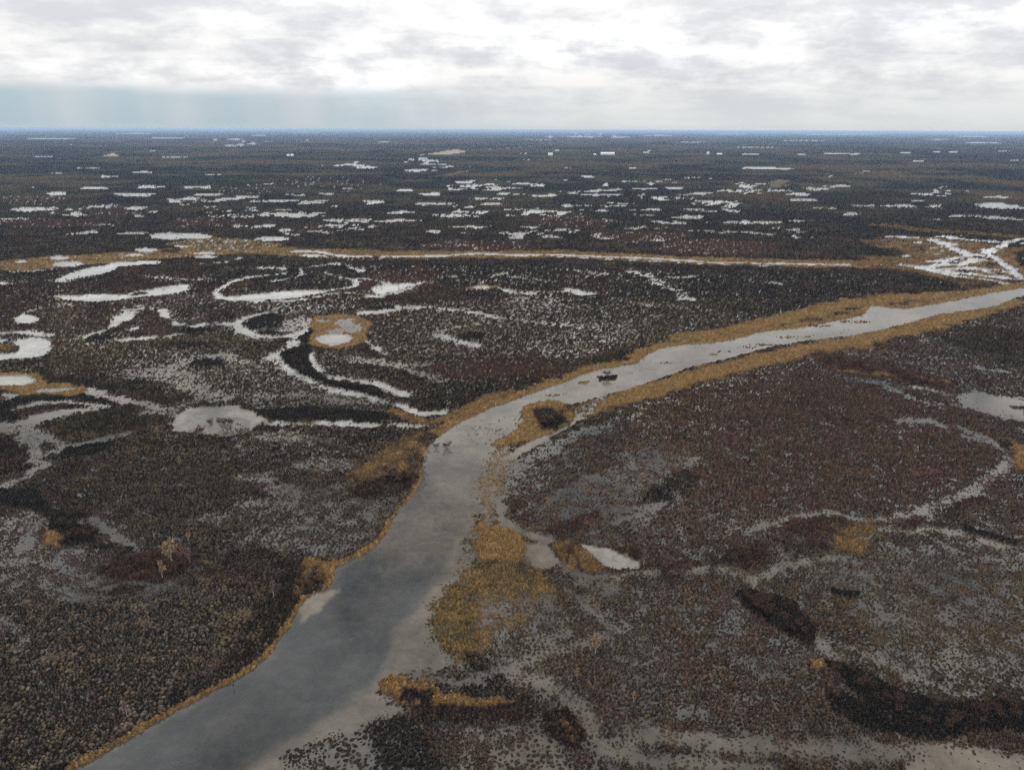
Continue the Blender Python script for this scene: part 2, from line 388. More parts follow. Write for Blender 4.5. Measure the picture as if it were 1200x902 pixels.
# dry tan rim and bend of the delta
feature([(1010,283),(1045,277),(1075,277),(1130,282),(1180,290),(1200,300),(1185,332),(1120,330),(1060,318),(1000,312),(1010,300),(1060,302),(1050,292),(1020,290)], soft=5, warp=3, o=0.62, g=0.25, r=0.2, k=0.05, w=0.03)
feature([(1035,264),(1080,270),(1140,273),(1210,280)], hw=16, soft=5, warp=2, o=0.55, g=0.2, w=0.0, k=0)
feature([(1180,292),(1240,285),(1260,335),(1210,335),(1190,325),(1178,300)], soft=4, warp=2, o=0.7, g=0.1, w=0.0)
feature([(1188,296),(1230,292),(1240,312),(1195,312)], soft=4, warp=2, k=0.8, o=0, w=0.02)
feature([(1110,323),(1160,330),(1190,338),(1150,342),(1120,335)], soft=3, warp=2, o=0.35, r=0.55, w=0)
D = lambda p: crop(1000, 260, 6, p)
for p, h_ in (([(215,107),(300,106),(420,112),(560,112),(690,103),(770,104)],4),([(690,118),(830,130),(960,140),(1080,146),(1200,120)],5),([(1080,140),(1200,152)],5),
            ([(540,125),(640,150),(720,195),(790,225),(860,240)],6.5),([(640,150),(710,155)],5),([(1070,150),(1030,180)],3),([(990,190),(940,220),(980,250),(1040,290),(1100,320),(1130,370),(1200,400)],4.5),
            ([(560,280),(680,265),(800,240),(900,235)],6),([(530,320),(620,300),(760,290),(880,265)],9),([(380,308),(480,325),(560,345),(700,380),(880,400),(1000,415),(1100,440),(1200,470)],5),
            ([(560,340),(720,330),(880,330),(1000,340),(1050,350)],7),([(900,330),(1000,370),(1100,400),(1200,405)],5),([(640,360),(800,360),(950,385),(1100,405)],6)):
    feature(D(p), hw=h_ * 0.8, soft=2.0, warp=3.6, w=0.98, b=3, body='braided_delta')
for e in [(565,186,30,5),(620,178,14,5),(620,210,18,5),(375,240,28,8),(460,145,25,7),(590,225,30,4)]:
    feature(D(ell(*e)), soft=1.0, warp=1.0, w=0.97)
for e in [(870,250,45,8),(985,300,40,7),(800,350,60,9),(960,262,25,10),(1030,370,40,7),(700,290,50,5),(1120,415,80,8)]:
    feature(D(ell(*e)), soft=1.2, warp=1.5, w=0.05, k=0.4, o=0.3, r=0.3)

# --- oxbows and pools left of centre ---------------------------------------------
c1 = lambda p: crop(0, 300, 4, p)
c2 = lambda p: crop(300, 300, 4, p)
z1 = lambda p: crop(240, 300, 5, p)
z5 = lambda p: crop(0, 260, 5, p)
# north-west meadow ponds
feature(z5([(310,340),(400,310),(490,275),(620,255),(680,240),(780,232),(860,230),(940,235),(920,250),(800,252),(690,262),(650,290),(560,310),(480,325),(400,350),(330,355)]), soft=1.6, warp=1.8, w=1.0, b=2.4, body='oxbow_pond')
feature(z5([(320,435),(430,430),(600,425),(730,430),(800,410),(900,395),(1000,375),(1115,365),(1100,395),(1060,410),(950,430),(850,435),(740,450),(620,465),(500,468),(400,455)]), soft=1.6, warp=1.8, w=1.0, b=2.4, body='oxbow_pond')
feature(z5([(740,432),(840,406),(875,420),(800,434)]), soft=1.2, warp=0.8, w=0.0, r=0.6, k=0.4)
feature(z5(ell(155,570,72,26)), soft=1.5, warp=1.5, w=1.0, b=2.4, body='round_pond')
feature(z5([(160,530),(240,505),(330,495),(420,480)]), hw=4, soft=6, warp=3, w=0.75)
feature(z5([(0,360),(70,362)]), hw=3, soft=2, warp=2, w=0.95)
feature(z5([(0,292),(160,290),(320,280)]), hw=2.5, soft=4, warp=2, w=0.85)
feature(z5(ell(400,250,80,15)), soft=1.5, warp=2, w=0.98)
feature(z5([(720,550),(680,590),(740,530),(790,530)]), hw=4, soft=3, warp=2, w=0.9)
feature(z5([(1190,335),(1100,340),(860,320)]), hw=3, soft=8, warp=3, w=0.55)
feature(c1(ell(130,340,120,36)), soft=8, warp=4, r=0.7, amt=0.6)
feature(c1([(0,362),(120,360),(230,372)]), hw=3.5, soft=3, warp=2, w=0.95)
feature(c1([(60,402),(120,383),(190,384),(245,400),(240,440),(200,468),(100,483),(-30,485),(-30,458),(75,452),(100,432),(75,410)]), soft=3, warp=2.5, w=1.0, b=2.2, body='tan_rimmed_pond')
feature(c1(ell(30,432,55,18)), soft=4, warp=2, o=0.5, r=0.4, w=0.0)
feature(c1([(-30,398),(20,396)]), hw=3, soft=2, warp=1, w=0.98)
feature(c1([(240,400),(300,400),(320,415),(260,440)]), soft=8, warp=4, r=0.6, o=0.35, w=0.03)
feature(c1([(-40,545),(110,545),(200,570),(215,610),(300,600),(400,612),(425,632),(330,660),(200,650),(120,655),(60,640),(-40,630)]), soft=4, warp=3, o=0.95, w=0.02, k=0, r=0)
feature(c1([(-40,572),(30,558),(110,556),(165,578),(165,598),(80,610),(-40,603)]), soft=2, warp=1.6, w=1.0, b=2.0, body='sedge_rimmed_pond')
feature(c1([(155,628),(240,620),(330,612),(380,618),(300,634),(200,640)]), soft=4, warp=2, w=0.95, b=0.8)
feature(c1([(-20,700),(80,665),(190,660),(300,660),(440,650),(540,690),(450,700),(250,680),(120,700),(50,720),(90,760),(60,785),(-20,770)]), soft=7, warp=4, k=1.0, w=0.03, t=0.1)
feature(c1([(20,680),(90,650),(20,640)]), soft=6, warp=3, w=0.7)
feature(c1([(420,620),(470,650),(560,670),(700,700),(800,730)]), hw=7, soft=8, warp=4, w=0.78)
feature(c1([(70,720),(160,690),(260,685),(400,690),(480,710)]), hw=5, soft=8, warp=4, w=0.75)
feature(c1([(-40,805),(60,795),(150,775),(220,745),(320,735),(420,735)]), hw=8, soft=6, warp=4, w=0.98, b=0.7)
feature(c1([(130,800),(200,850),(300,890),(420,870),(540,845),(600,830)]), hw=7, soft=12, warp=5, w=0.8, b=0.5)
feature(c1([(260,790),(360,730),(560,720),(760,725),(780,760),(600,820),(430,830),(300,840)]), soft=14, warp=5, w=0.06, k=0.6, g=0.5, t=0.1)
feature(c1([(800,770),(870,720),(990,702),(1100,705),(1220,740),(1250,770),(1200,800),(1100,835),(980,842),(900,825),(810,815)]), soft=4, warp=3, w=1.0, b=1.35, body='shallow_pond')
feature(c1([(700,730),(800,740),(830,700),(990,665),(900,610),(800,600),(700,560)]), hw=6, soft=18, warp=6, w=0.55)
feature(c1([(420,412),(560,396),(700,382),(800,372),(860,368)]), hw=1.8, soft=3, warp=2, w=0.95)
feature(c1([(380,382),(480,350),(540,322),(590,292),(620,270),(600,255),(640,246),(740,244)]), hw=2.6, soft=3, warp=2.4, w=0.95)
feature(c1([(760,255),(780,285),(830,322),(900,332),(1000,322),(1110,320)]), hw=2.8, soft=2.5, warp=2, w=0.98)
feature(c1([(600,345),(660,330),(725,335),(680,348)]), soft=3, warp=1.5, w=0.95)
feature(c1([(640,350),(720,290),(770,290),(800,330),(860,350),(760,375),(660,370)]), soft=5, warp=3, r=0.8, k=0.3, w=0.04)
feature(c1([(850,340),(980,335),(1000,350),(880,368)]), soft=4, warp=2, k=1, w=0.02)
feature(c1([(120,215),(240,215),(420,300),(500,300),(360,400),(250,380)]), soft=20, warp=6, w=0.12, g=0.4, amt=0.7)
feature(c1([(850,512),(920,478),(1050,465),(1060,490),(1180,490)]), hw=4, soft=12, warp=5, w=0.65)
feature(c1([(650,540),(780,530),(850,560),(900,600),(1000,660)]), hw=10, soft=22, warp=6, w=0.58)
feature(c1(ell(980,500,80,18)), soft=8, warp=3, k=0.9, w=0.04)
# great oxbow loop
feature(z1([(1190,170),(1120,210),(1000,240),(860,215),(720,225),(600,250),(480,265),(300,265),(110,250),(60,215),(110,180),(160,150),(260,125),(400,110),(480,100)]), hw=2.2, soft=2, warp=1.4, w=1.0)
feature(z1([(130,240),(300,225),(480,205),(640,200),(740,205),(640,225),(480,250),(300,262),(150,258)]), soft=1.6, warp=1.2, w=1.0, b=2.6, body='oxbow_lake')
feature(z1([(640,215),(780,195),(880,180),(905,160),(880,140),(800,128),(740,115),(700,95)]), hw=2.0, soft=2, warp=1.3, w=1.0, b=2.6, body='oxbow_lake')
feature(z1([(400,150),(520,130),(580,108),(550,75),(640,60),(780,45)]), hw=1.6, soft=2, warp=1.5, w=0.97)
feature(z1([(890,130),(1000,145),(1080,165),(1130,175)]), hw=2.2, soft=2, warp=1.3, w=1.0)
feature(z1([(970,185),(1060,168),(1130,165),(1240,160),(1180,185),(1110,215),(1000,225)]), soft=1.5, warp=1.5, w=1.0, b=2.6, body='oxbow_lake')
feature(c2([(660,175),(740,140),(800,112),(860,103),(930,98)]), hw=1.8, soft=2, warp=1.2, w=0.97)
feature(z1([(780,45),(850,70),(920,88)]), hw=1.5, soft=3, warp=2, w=0.9)
feature(z1([(290,72),(400,68),(470,78)]), hw=1.5, soft=3, warp=2, w=0.85)
feature(z1([(-20,45),(100,40),(210,15)]), hw=2, soft=4, warp=2, w=0.8)
feature(z1([(170,215),(400,175),(600,120),(740,110),(860,150),(850,175),(640,195),(400,210),(200,230)]), soft=3, warp=2, w=0.06, k=0.45)
feature(z1(ell(215,165,60,12)), soft=4, warp=2, g=0.7, o=0.3, w=0)
feature(z1([(240,140),(480,110),(490,130),(300,155)]), soft=3, warp=2, w=0.02, k=0.9)
feature(z1([(920,140),(1040,145),(1000,170),(960,200),(900,205),(780,205),(900,180)]), soft=3, warp=2, w=0.02, r=1, k=0.2)
feature(z1(ell(790,70,45,14)), soft=3, warp=2, w=0.0, k=1); feature(z1(ell(520,88,40,14)), soft=3, warp=2, w=0.0, k=1)
feature(z1([(1000,85),(1300,60),(1420,100),(1300,150),(1190,160),(1080,130)]), soft=6, warp=3, r=0.8, w=0.05)
feature(z1([(230,300),(640,260),(860,240),(920,280),(820,320),(480,340)]), soft=8, warp=4, w=0.26, k=0.5)
# second loop with dark island and rusty sedge pond
feature(z1([(-30,400),(120,400),(190,395),(240,365),(310,345),(400,330),(450,340)]), hw=3.2, soft=3, warp=2, w=0.97)
feature(z1([(190,410),(230,440),(300,470),(400,475),(520,470),(620,430)]), hw=4.5, soft=6, warp=3, w=0.9)
feature(z1([(440,440),(480,380),(560,350),(640,365),(630,420),(560,440)]), soft=9, warp=4, w=0.6)
feature(z1([(220,395),(300,355),(390,338),(460,350),(440,395),(370,425),(270,430)]), soft=4, warp=3, w=0.02, k=1, r=0.2)
feature(z1([(290,450),(380,445),(460,460),(340,465)]), soft=2, warp=1, w=0.0, k=1)
feature(z1([(920,335),(1040,325),(1140,305),(1230,300)]), hw=3.6, soft=7, warp=3, w=0.85)
feature(z1([(940,300),(1110,292),(1110,310),(960,315)]), soft=2, warp=1, w=0.0, k=1)
feature(c2([(700,240),(820,245),(960,255),(1060,270),(1120,292),(1200,295)]), hw=2.2, soft=2.5, warp=1.5, w=0.95)
feature(c2([(900,238),(1010,238),(1080,255),(960,250)]), hw=1, soft=2, warp=0.8, k=1, w=0.0)
feature(z1([(640,355),(760,345),(880,350),(950,375),(990,400),(950,450),(950,500),(880,530),(780,550),(680,540),(600,520),(620,480),(640,440),(620,400)]), soft=3, warp=2, o=0.95, g=0.1, w=0.0, k=0, r=0)
feature(z1([(640,370),(740,375),(700,400)]), soft=4, warp=2, w=0.8, b=0.6)
feature(z1([(740,375),(860,370),(940,410),(900,440),(780,450),(720,440),(790,410)]), soft=6, warp=4, w=0.9, b=0.7)
feature(z1([(640,480),(700,462),(780,455),(850,465),(870,485),(820,510),(740,525),(670,510)]), soft=2, warp=1.2, w=1.0, b=1.9, body='rusty_rimmed_pool')
feature(z1([(870,535),(960,500),(1030,560),(1070,595),(980,605),(900,560)]), soft=4, warp=3, r=0.9, k=0.5, w=0.0)
feature(z1([(950,500),(990,530),(1050,575)]), hw=2.2, soft=3, warp=1.5, w=0.95)
feature(z1([(380,590),(460,560),(530,510),(560,480),(600,450)]), hw=4, soft=7, warp=3, w=0.85)
feature(c2([(200,385),(270,330),(280,400),(210,410)]), soft=3, warp=2, k=1, w=0.0, r=0.3)
feature(c2([(240,465),(300,560),(420,585),(560,600),(700,650)]), hw=4.5, soft=7, warp=3, w=0.85)
feature(c2([(90,460),(110,490),(200,560),(330,620),(480,640),(590,690)]), hw=4, soft=7, warp=3, w=0.85)
feature(c2([(110,450),(180,430),(250,430),(240,480),(290,545),(350,585),(440,590),(560,610),(600,650),(590,668),(480,640),(330,605),(200,550),(120,490)]), soft=3, warp=2.2, w=0.0, k=1.0, r=0.25, t=0)
feature(c2([(480,490),(640,510),(800,560),(860,590)]), hw=5, soft=16, warp=6, w=0.68)
feature(c2([(470,480),(560,490),(660,510),(800,510)]), hw=5, soft=14, warp=5, w=0.6)
feature(c2([(0,660),(200,650),(400,680),(600,700)]), hw=5, soft=12, warp=4, w=0.6)
feature(c2([(0,720),(200,712),(400,712),(600,735),(640,765),(520,785),(300,778),(100,770),(0,745)]), soft=4, warp=3, k=1.0, w=0.0, r=0.3, t=0)
feature(c2([(80,785),(300,785),(520,795),(660,790),(780,800)]), hw=3.4, soft=5, warp=2.5, w=0.9)
feature(c2([(670,700),(760,740),(880,735)]), hw=3.5, soft=4, warp=2, w=0.92)
feature(c2([(870,350),(980,330),(1030,320)]), hw=2, soft=5, warp=2, w=0.75)
feature(c2([(860,370),(940,400),(1040,420)]), hw=3.5, soft=5, warp=2, w=0.85)
feature(c2([(900,350),(960,338),(1000,345),(950,370)]), soft=3, warp=2, g=0.7, t=0.6, w=0.1)
feature(c2([(945,380),(1000,358),(1070,365),(1060,390),(980,395)]), soft=2.5, warp=1.5, k=0.9, r=0.2, w=0)
feature(c2([(820,520),(1000,490),(1200,490),(1200,570),(1000,580),(880,570)]), soft=10, warp=5, r=0.85, w=0.1)
feature(c2([(970,150),(1060,135),(1140,145),(1100,160),(1000,160)]), soft=2, warp=1.5, o=0.9, w=0)
feature(c2(ell(1058,147,45,6)), soft=1.2, warp=1, w=0.98)
feature(c2([(1060,125),(1120,90),(1180,80)]), hw=1.5, soft=4, warp=2, w=0.8)
feature(c2([(1130,150),(1180,165),(1300,180)]), hw=1.4, soft=3, warp=2, w=0.9)
feature(c2([(610,700),(660,710),(740,750),(820,770),(1000,700),(1080,650),(1200,630),(1200,690),(1000,730),(860,790),(700,780),(620,730)]), soft=5, warp=3, o=0.7, r=0.35, w=0.03)
# centre-right wet streaks
c3 = lambda p: crop(600, 300, 4, p)
feature(c3([(0,98),(60,105),(150,118)]), hw=1.6, soft=3, warp=1.6, w=0.95)
feature(c3([(240,150),(310,160),(400,178),(330,185),(270,170)]), soft=2, warp=1.5, w=0.98)
feature(c3([(0,175),(120,170),(240,165)]), hw=1.4, soft=5, warp=2, w=0.7)
feature(c3([(280,65),(340,75),(440,85),(360,100)]), hw=2.5, soft=8, warp=3, w=0.55)
feature(c3([(560,75),(640,95),(690,130),(760,160),(830,205)]), hw=3, soft=5, warp=3, w=0.82)
feature(c3([(660,115),(760,103),(860,95)]), hw=1.5, soft=4, warp=2, w=0.8)
feature(c3(ell(725,170,40,8)), soft=2, warp=1, k=1, w=0)
feature(c3([(565,222),(640,232),(700,240)]), hw=2, soft=3, warp=1.5, w=0.5, o=0.6)
feature(c3([(0,295),(100,310),(240,320),(340,330),(420,335)]), hw=3, soft=14, warp=4, w=0.62)
feature(c3([(0,190),(200,200),(280,260),(100,270),(0,260)]), soft=20, warp=5, w=0.26, k=0.2)
feature(c3([(400,320),(560,310),(560,400),(300,500),(100,470),(60,400)]), soft=26, warp=6, w=0.24, k=0.4, t=0.3)
feature(c3([(0,500),(130,480),(260,540),(360,545),(300,570),(120,570),(0,545)]), soft=10, warp=5, r=0.95, o=0.1, w=0.08)
feature(crop(900,300,4,[(0,120),(60,130)]), hw=1.5, soft=4, warp=2, w=0.85)

# --- the main river: sedge margins, then the water ---------------------------------
NB = [(1260,322),(1200,337),(1165,343),(1120,352),(1060,362),(1022,358),(1010,370),(940,384),(900,388),(870,395),(835,402),(800,404),(770,409),(745,426),(700,434),(670,444),(640,455),(610,466),(575,478),(550,490),(520,506),(505,520),(497,530),(495,546),(492,562),(485,578),(470,595),(458,612),(450,630),(440,641),(420,652),(395,664),(390,680),(380,694),(358,703),(346,722),(332,745),(318,765),(300,782),(265,802),(215,828),(160,860),(120,883),(85,902),(20,945),(-20,990)]
SB = [(1260,340),(1200,346),(1160,360),(1100,368),(1040,385),(1000,393),(940,400),(900,407),(860,418),(810,430),(770,445),(735,456),(700,466),(670,474),(640,480),(612,492),(590,512),(578,532),(570,560),(562,590),(550,612),(543,640),(552,662),(530,690),(513,705),(505,730),(512,755),(535,775),(500,785),(450,795),(440,812),(462,832),(420,850),(375,868),(335,905),(250,990)]
def banks(off_n, off_s):
    return [(a, b - off_n) for a, b in NB] + [(a, b + off_s) for a, b in reversed(SB)]
feature(NB[:21], hw=16, soft=8, warp=5, o=0.9, r=0.25, k=0, w=0.02, g=0.05)
feature([(1180,352),(1120,372),(1050,388),(1000,402),(940,412),(880,425),(820,440),(770,455),(720,470),(690,480)], hw=19, soft=9, warp=5, o=0.95, r=0.15, k=0, w=0.02, g=0.05)
feature([(800,398),(860,388),(930,372),(980,358),(1050,350),(1150,345)], hw=18, soft=8, warp=4, o=0.9, w=0.02, k=0)
feature([(990,352),(1030,350),(1040,362),(980,366),(940,378)], hw=4, soft=6, warp=3, o=0.9, w=0.02)
feature([(497,500),(500,530),(470,560),(430,580),(400,560),(440,530)], soft=18, warp=6, o=0.55, r=0.5, k=0.2, w=0.05)
feature([(470,540),(490,545),(490,555),(462,562)], soft=5, warp=3, o=1, k=0, r=0, w=0)
feature([(405,575),(470,555),(495,570),(470,580),(420,590)], soft=10, warp=4, r=0.6, k=0.7, o=0.1, w=0.04)
feature(NB[21:], hw=5, soft=4, warp=2.5, o=0.95, r=0.15, k=0, w=0.0)
feature([(360,655),(400,660),(385,690),(365,695),(345,700),(350,670)], soft=5, warp=3, o=0.9, r=0.3, k=0.1, w=0)
feature([(330,660),(375,665),(385,690),(330,745),(285,790),(200,830),(180,830),(270,770),(310,700)], soft=8, warp=4, k=0.9, o=0.1, r=0.3, w=0.03, amt=0.7)
feature(NB[28:], hw=6, soft=4, warp=2.5, o=0.95, r=0.1, k=0, w=0.0)
# east margin
feature([(590,510),(575,560),(560,610),(545,650),(620,680),(650,660),(600,610),(585,580),(600,540)], soft=16, warp=6, o=0.38, g=0.8, r=0.1, k=0.1, w=0.3)
feature([(545,625),(560,612),(600,622),(615,640),(600,660),(560,655)], soft=6, warp=3, o=1.0, r=0.2, w=0.0, g=0)
feature(banks(0, 0), soft=4.0, warp=2.2, w=1.0, b=0.55, body='river')
feature([(470, 500), (600, 500), (600, 640), (520, 720), (380, 720), (440, 620)], soft=90, warp=8, b=0.8)  # middle reach paled: its stronger sky reflection is painted into the colour
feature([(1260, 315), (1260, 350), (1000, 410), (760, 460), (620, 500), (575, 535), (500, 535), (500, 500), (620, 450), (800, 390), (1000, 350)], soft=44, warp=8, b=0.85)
rv = pid == WATER.index('river')
f_b[rv] += (0.22 * lod_noise(x[rv], y[rv], pm[rv] * 40, 97) + 0.12 * lod_noise(x[rv], y[rv], pm[rv] * 9, 98)).astype(np.float32)
# sedge streaks and mudbanks in the shallow upper reach
up = (rv & (y > 270)).astype(np.float32) * sstep(0.55, 1.0, lod_noise(x, y, pm * 30, 101) * 0.8 + 0.55 * lod_noise(x, y, pm * 9, 102))
f_w[:] -= (0.42 * up).astype(np.float32); f_o[:] = np.maximum(f_o, 0.8 * up); f_g[:] = np.maximum(f_g, 0.4 * up)
# the east side dissolves into flooded sedge
feature([(572,540),(562,580),(552,612),(545,640),(548,662),(528,690)], hw=9, soft=16, warp=6, w=0.80, b=0.8, o=0.35, g=0.4, amt=0.9)
feature([(512,700),(503,730),(512,758),(530,776),(500,790),(470,795)], hw=9, soft=18, warp=7, w=0.80, b=0.6, g=0.7, o=0.2)
feature([(455,800),(465,830),(420,850),(375,866),(335,900)], hw=8, soft=18, warp=6, w=0.9, b=0.7)
# deep tongue
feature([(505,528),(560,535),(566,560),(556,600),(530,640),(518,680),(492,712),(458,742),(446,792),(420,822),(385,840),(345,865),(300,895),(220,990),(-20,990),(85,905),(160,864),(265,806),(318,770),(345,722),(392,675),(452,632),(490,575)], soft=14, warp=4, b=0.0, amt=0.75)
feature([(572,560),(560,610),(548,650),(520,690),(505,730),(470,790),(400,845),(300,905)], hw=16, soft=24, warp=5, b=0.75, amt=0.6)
feature([(500,520),(575,520),(575,600),(545,655),(470,670),(440,640),(480,590)], soft=60, warp=10, b=0.8, amt=0.75)  # reach above the tongue paled again for mirrored sky, in colour
# small bay by the left bank, and sedge-choked shallows
feature([(350,712),(372,694),(395,690),(380,712),(355,730)], soft=5, warp=3, w=1.0, b=1.05)
feature([(560,495),(620,480),(640,490),(600,510),(570,520),(530,520)], soft=12, warp=5, w=0.82, b=0.9, g=0.5, o=0.3)
feature([(560,575),(575,530),(595,515),(600,545),(580,600),(570,620)], soft=12, warp=5, w=0.62, g=0.6, o=0.7)
# island of ochre sedge with a dark shrub core, its back channel
feature([(690,482),(660,500),(625,520),(600,535)], hw=5, soft=4, warp=2, w=1.0, b=1.0, g=0.3)
feature(crop(480,440,5,[(500,385),(600,340),(660,260),(680,180),(760,150),(880,150),(950,190),(990,240),(940,290),(840,330),(700,380),(560,420),(500,410)]), soft=4, warp=3, o=0.95, r=0.3, k=0.1, w=0.0)
feature(crop(480,440,5,[(740,210),(830,190),(890,230),(930,280),(860,320),(770,320),(750,270)]), soft=7, warp=3, r=0.8, k=0.95, o=0, w=0)
feature(crop(480,440,5,[(970,180),(1060,150),(1120,120),(1200,80),(1130,170),(1040,240),(960,260)]), soft=8, warp=4, g=0.8, o=0.3, w=0.45)
feature([(698,441),(725,439),(722,445),(702,447)], soft=1.5, warp=1, r=0.7, k=0.8, w=0.0)
feature([(676,447),(692,446),(688,450),(678,450)], soft=2, warp=1, o=0.7, k=0.3, w=0.0)
for px_e in [(664,452,4,1),(648,463,9,1.2),(737,437,8,1),(780,425,10,1.2),(880,407,9,1.2),(850,412,9,1.4),(905,404,20,1.2),(1000,377,20,1.5),(960,382,16,1.3),(930,395,22,1.5)]:
    feature(ell(*px_e), soft=3, warp=2, o=0.5, k=0.3, w=0.3)
feature([(825,418),(860,408),(900,400),(950,393),(1000,386)], hw=1.5, soft=4, warp=2, w=0.55, o=0.8, g=0.3)

# --- east bank hummock fields ------------------------------------------------------
feature([(585,600),(590,575),(610,545),(660,515),(700,500)], hw=10, soft=16, warp=5, w=0.66, k=0.8, t=0.1, g=0.2)
feature([(583,590),(590,610),(610,625),(640,632)], hw=7, soft=8, warp=3, w=0.92, b=0.8)
feature([(640,590),(690,560),(760,545),(800,545)], hw=6, soft=16, warp=7, w=0.62, t=0.9)
feature([(690,625),(730,610),(780,588)], hw=3.5, soft=6, warp=4, w=0.85)
feature([(710,600),(770,590),(785,585)], hw=4, soft=9, warp=5, w=0.75)
feature([(760,570),(800,548),(820,560),(800,585),(750,590)], soft=10, warp=5, k=0.8, w=0.15)
feature([(640,620),(700,600),(705,612),(660,632)], soft=6, warp=4, r=0.9, k=0.4, w=0.08)
feature(crop(600,500,4,[(180,560),(240,530),(320,550),(400,610),(440,670),(380,690),(270,680),(200,600)]), soft=4, warp=2.5, o=0.6, g=0.35, r=0.3, k=0.15, w=0)
feature(crop(600,500,4,[(50,550),(120,545),(180,570),(230,630),(180,665),(110,660),(60,600)]), soft=4, warp=2, w=1.0, b=1.0)
feature(crop(600,500,4,[(-20,480),(40,500),(60,560),(60,620),(-20,640)]), soft=6, warp=3, o=0.9, w=0.0)
feature(crop(600,500,4,[(470,560),(600,560),(620,640),(880,630),(900,650),(830,690),(700,690),(560,690),(440,680)]), soft=5, warp=3, r=1.0, k=0.35, o=0.1, w=0)
feature(crop(600,500,4,[(310,550),(400,560),(470,575),(520,600),(600,632),(600,665),(480,670),(430,655),(350,580)]), soft=2, warp=1.2, w=1.0, b=1.5, body='bank_pool')
feature([(520,690),(545,665),(600,662),(650,680),(655,700),(600,740),(560,770),(520,765),(505,725)], soft=12, warp=5, g=0.9, o=0.55, k=0.0, t=0.2, w=0.15)
feature([(560,700),(640,690),(670,740),(620,780),(560,770)], soft=16, warp=6, g=0.5, k=0.5, w=0.46)
feature([(560,690),(590,700),(540,770),(520,740)], soft=18, warp=7, o=0.6, amt=0.6)
feature([(660,665),(720,690),(680,705),(720,740),(600,780),(540,800),(480,790)], hw=6, soft=14, warp=6, w=0.72, b=0.5)
feature([(680,680),(760,670),(860,665),(900,700),(960,750),(980,770)], hw=6, soft=14, warp=5, w=0.66, b=0.6)
feature([(880,620),(960,600),(1020,610),(1080,600),(1130,580),(1185,540),(1170,520),(1120,500),(1060,490)], hw=5, soft=12, warp=5, w=0.72, b=0.6)
feature([(880,680),(930,660),(1000,650),(1030,620),(1100,620),(1180,640),(1220,660)], hw=6, soft=12, warp=5, w=0.7, b=0.7)
feature([(915,610),(990,605),(1000,620),(960,630),(920,625)], soft=9, warp=4, r=1, k=0.3, w=0.05)
feature([(975,615),(1030,610),(1030,630),(1005,655),(975,645)], soft=12, warp=5, o=0.6, g=0.5, w=0.1)
feature([(1115,590),(1155,582),(1160,590),(1120,597)], soft=4, warp=2, r=0.8, k=0.5, w=0)
feature([(1055,610),(1080,612),(1070,620),(1050,618)], soft=4, warp=2, r=0.8, k=0.5, w=0)
feature([(1125,615),(1200,635),(1190,640),(1130,622)], soft=4, warp=2, k=0.9, w=0)
feature([(1185,520),(1215,525),(1215,560),(1190,550)], soft=7, warp=4, o=0.95, w=0.02)
feature([(1165,515),(1190,520),(1180,530)], soft=4, warp=2, r=0.7, k=0.7, w=0)
feature(crop(900,300,4,[(890,640),(960,632),(1060,655),(1210,668),(1210,775),(1120,760),(1020,740),(900,700)]), soft=7, warp=4, w=0.88, b=0.7)
feature(crop(900,300,4,[(1130,700),(1200,705),(1200,720),(1150,715)]), soft=3, warp=2, o=0.4, k=0.7, w=0)
feature(crop(900,300,4,[(180,440),(380,470),(560,510),(700,550),(880,600),(890,650),(700,610),(560,570),(420,570),(280,520)]), soft=10, warp=5, r=1.0, o=0.15, w=0.04)
feature(crop(900,300,4,[(230,520),(350,570),(330,540),(600,560),(820,590)]), hw=2.5, soft=6, warp=3, o=0.8, w=0.08)
feature(crop(900,300,4,[(400,570),(560,610),(700,680),(800,690)]), hw=4, soft=10, warp=4, w=0.66)
feature(crop(900,300,4,[(660,610),(740,625),(820,640)]), hw=1.8, soft=3, warp=2, w=0.9)
feature(crop(900,300,4,[(620,770),(760,770),(860,830),(1050,870)]), hw=4, soft=10, warp=4, w=0.72)
feature(crop(900,300,4,[(980,520),(1030,530),(1120,545)]), hw=2, soft=4, warp=2, w=0.8)
feature([(860,640),(900,640),(890,668),(840,660)], soft=12, warp=5, r=1, k=0.6, w=0.06)
feature([(855,695),(880,690),(930,705),(955,735),(950,755),(920,745),(890,725)], soft=5, warp=3.5, k=1, r=0.5, w=0.0, t=0)
feature([(975,690),(1010,694),(1000,702),(978,698)], soft=4, warp=2, k=1, w=0.0)
feature([(965,775),(1000,780),(1060,810),(1110,825),(1165,820),(1220,820),(1220,860),(1150,855),(1090,870),(1060,862),(1010,820)], soft=7, warp=4, k=1.0, w=0.04, t=0)
feature([(970,815),(1000,815),(1050,840),(1060,862),(1010,855),(975,830)], soft=6, warp=4, k=1.0, w=0.04, t=0)
feature([(950,775),(962,772),(968,785),(955,788)], soft=4, warp=3, o=0.9, r=0.5, w=0)
feature([(1080,868),(1140,875),(1230,890),(1230,990),(1040,990),(1060,900)], soft=12, warp=5, w=0.96, b=0.9)
feature([(1000,760),(1060,790),(1120,812),(1200,818)], hw=3, soft=8, warp=4, w=0.75, b=0.6)
feature([(740,860),(800,865),(900,875),(1000,880),(1080,880)], hw=12, soft=20, warp=6, w=0.78, b=0.6)
feature([(600,790),(640,800),(680,830),(700,870),(760,890),(900,900)], hw=9, soft=16, warp=6, w=0.8, b=0.6)
feature([(440,800),(460,790),(500,800),(520,815),(600,820),(620,832),(560,835),(480,830)], soft=6, warp=4, o=0.9, r=0.4, k=0.2, w=0.02)
feature([(470,808),(510,812),(500,825),(470,822)], soft=5, warp=3, k=0.9, r=0.5, w=0, o=0.1)
feature([(480,825),(560,828),(620,822),(625,840),(540,850),(490,840)], soft=6, warp=4, k=0.8, r=0.8, o=0.15, w=0.05)
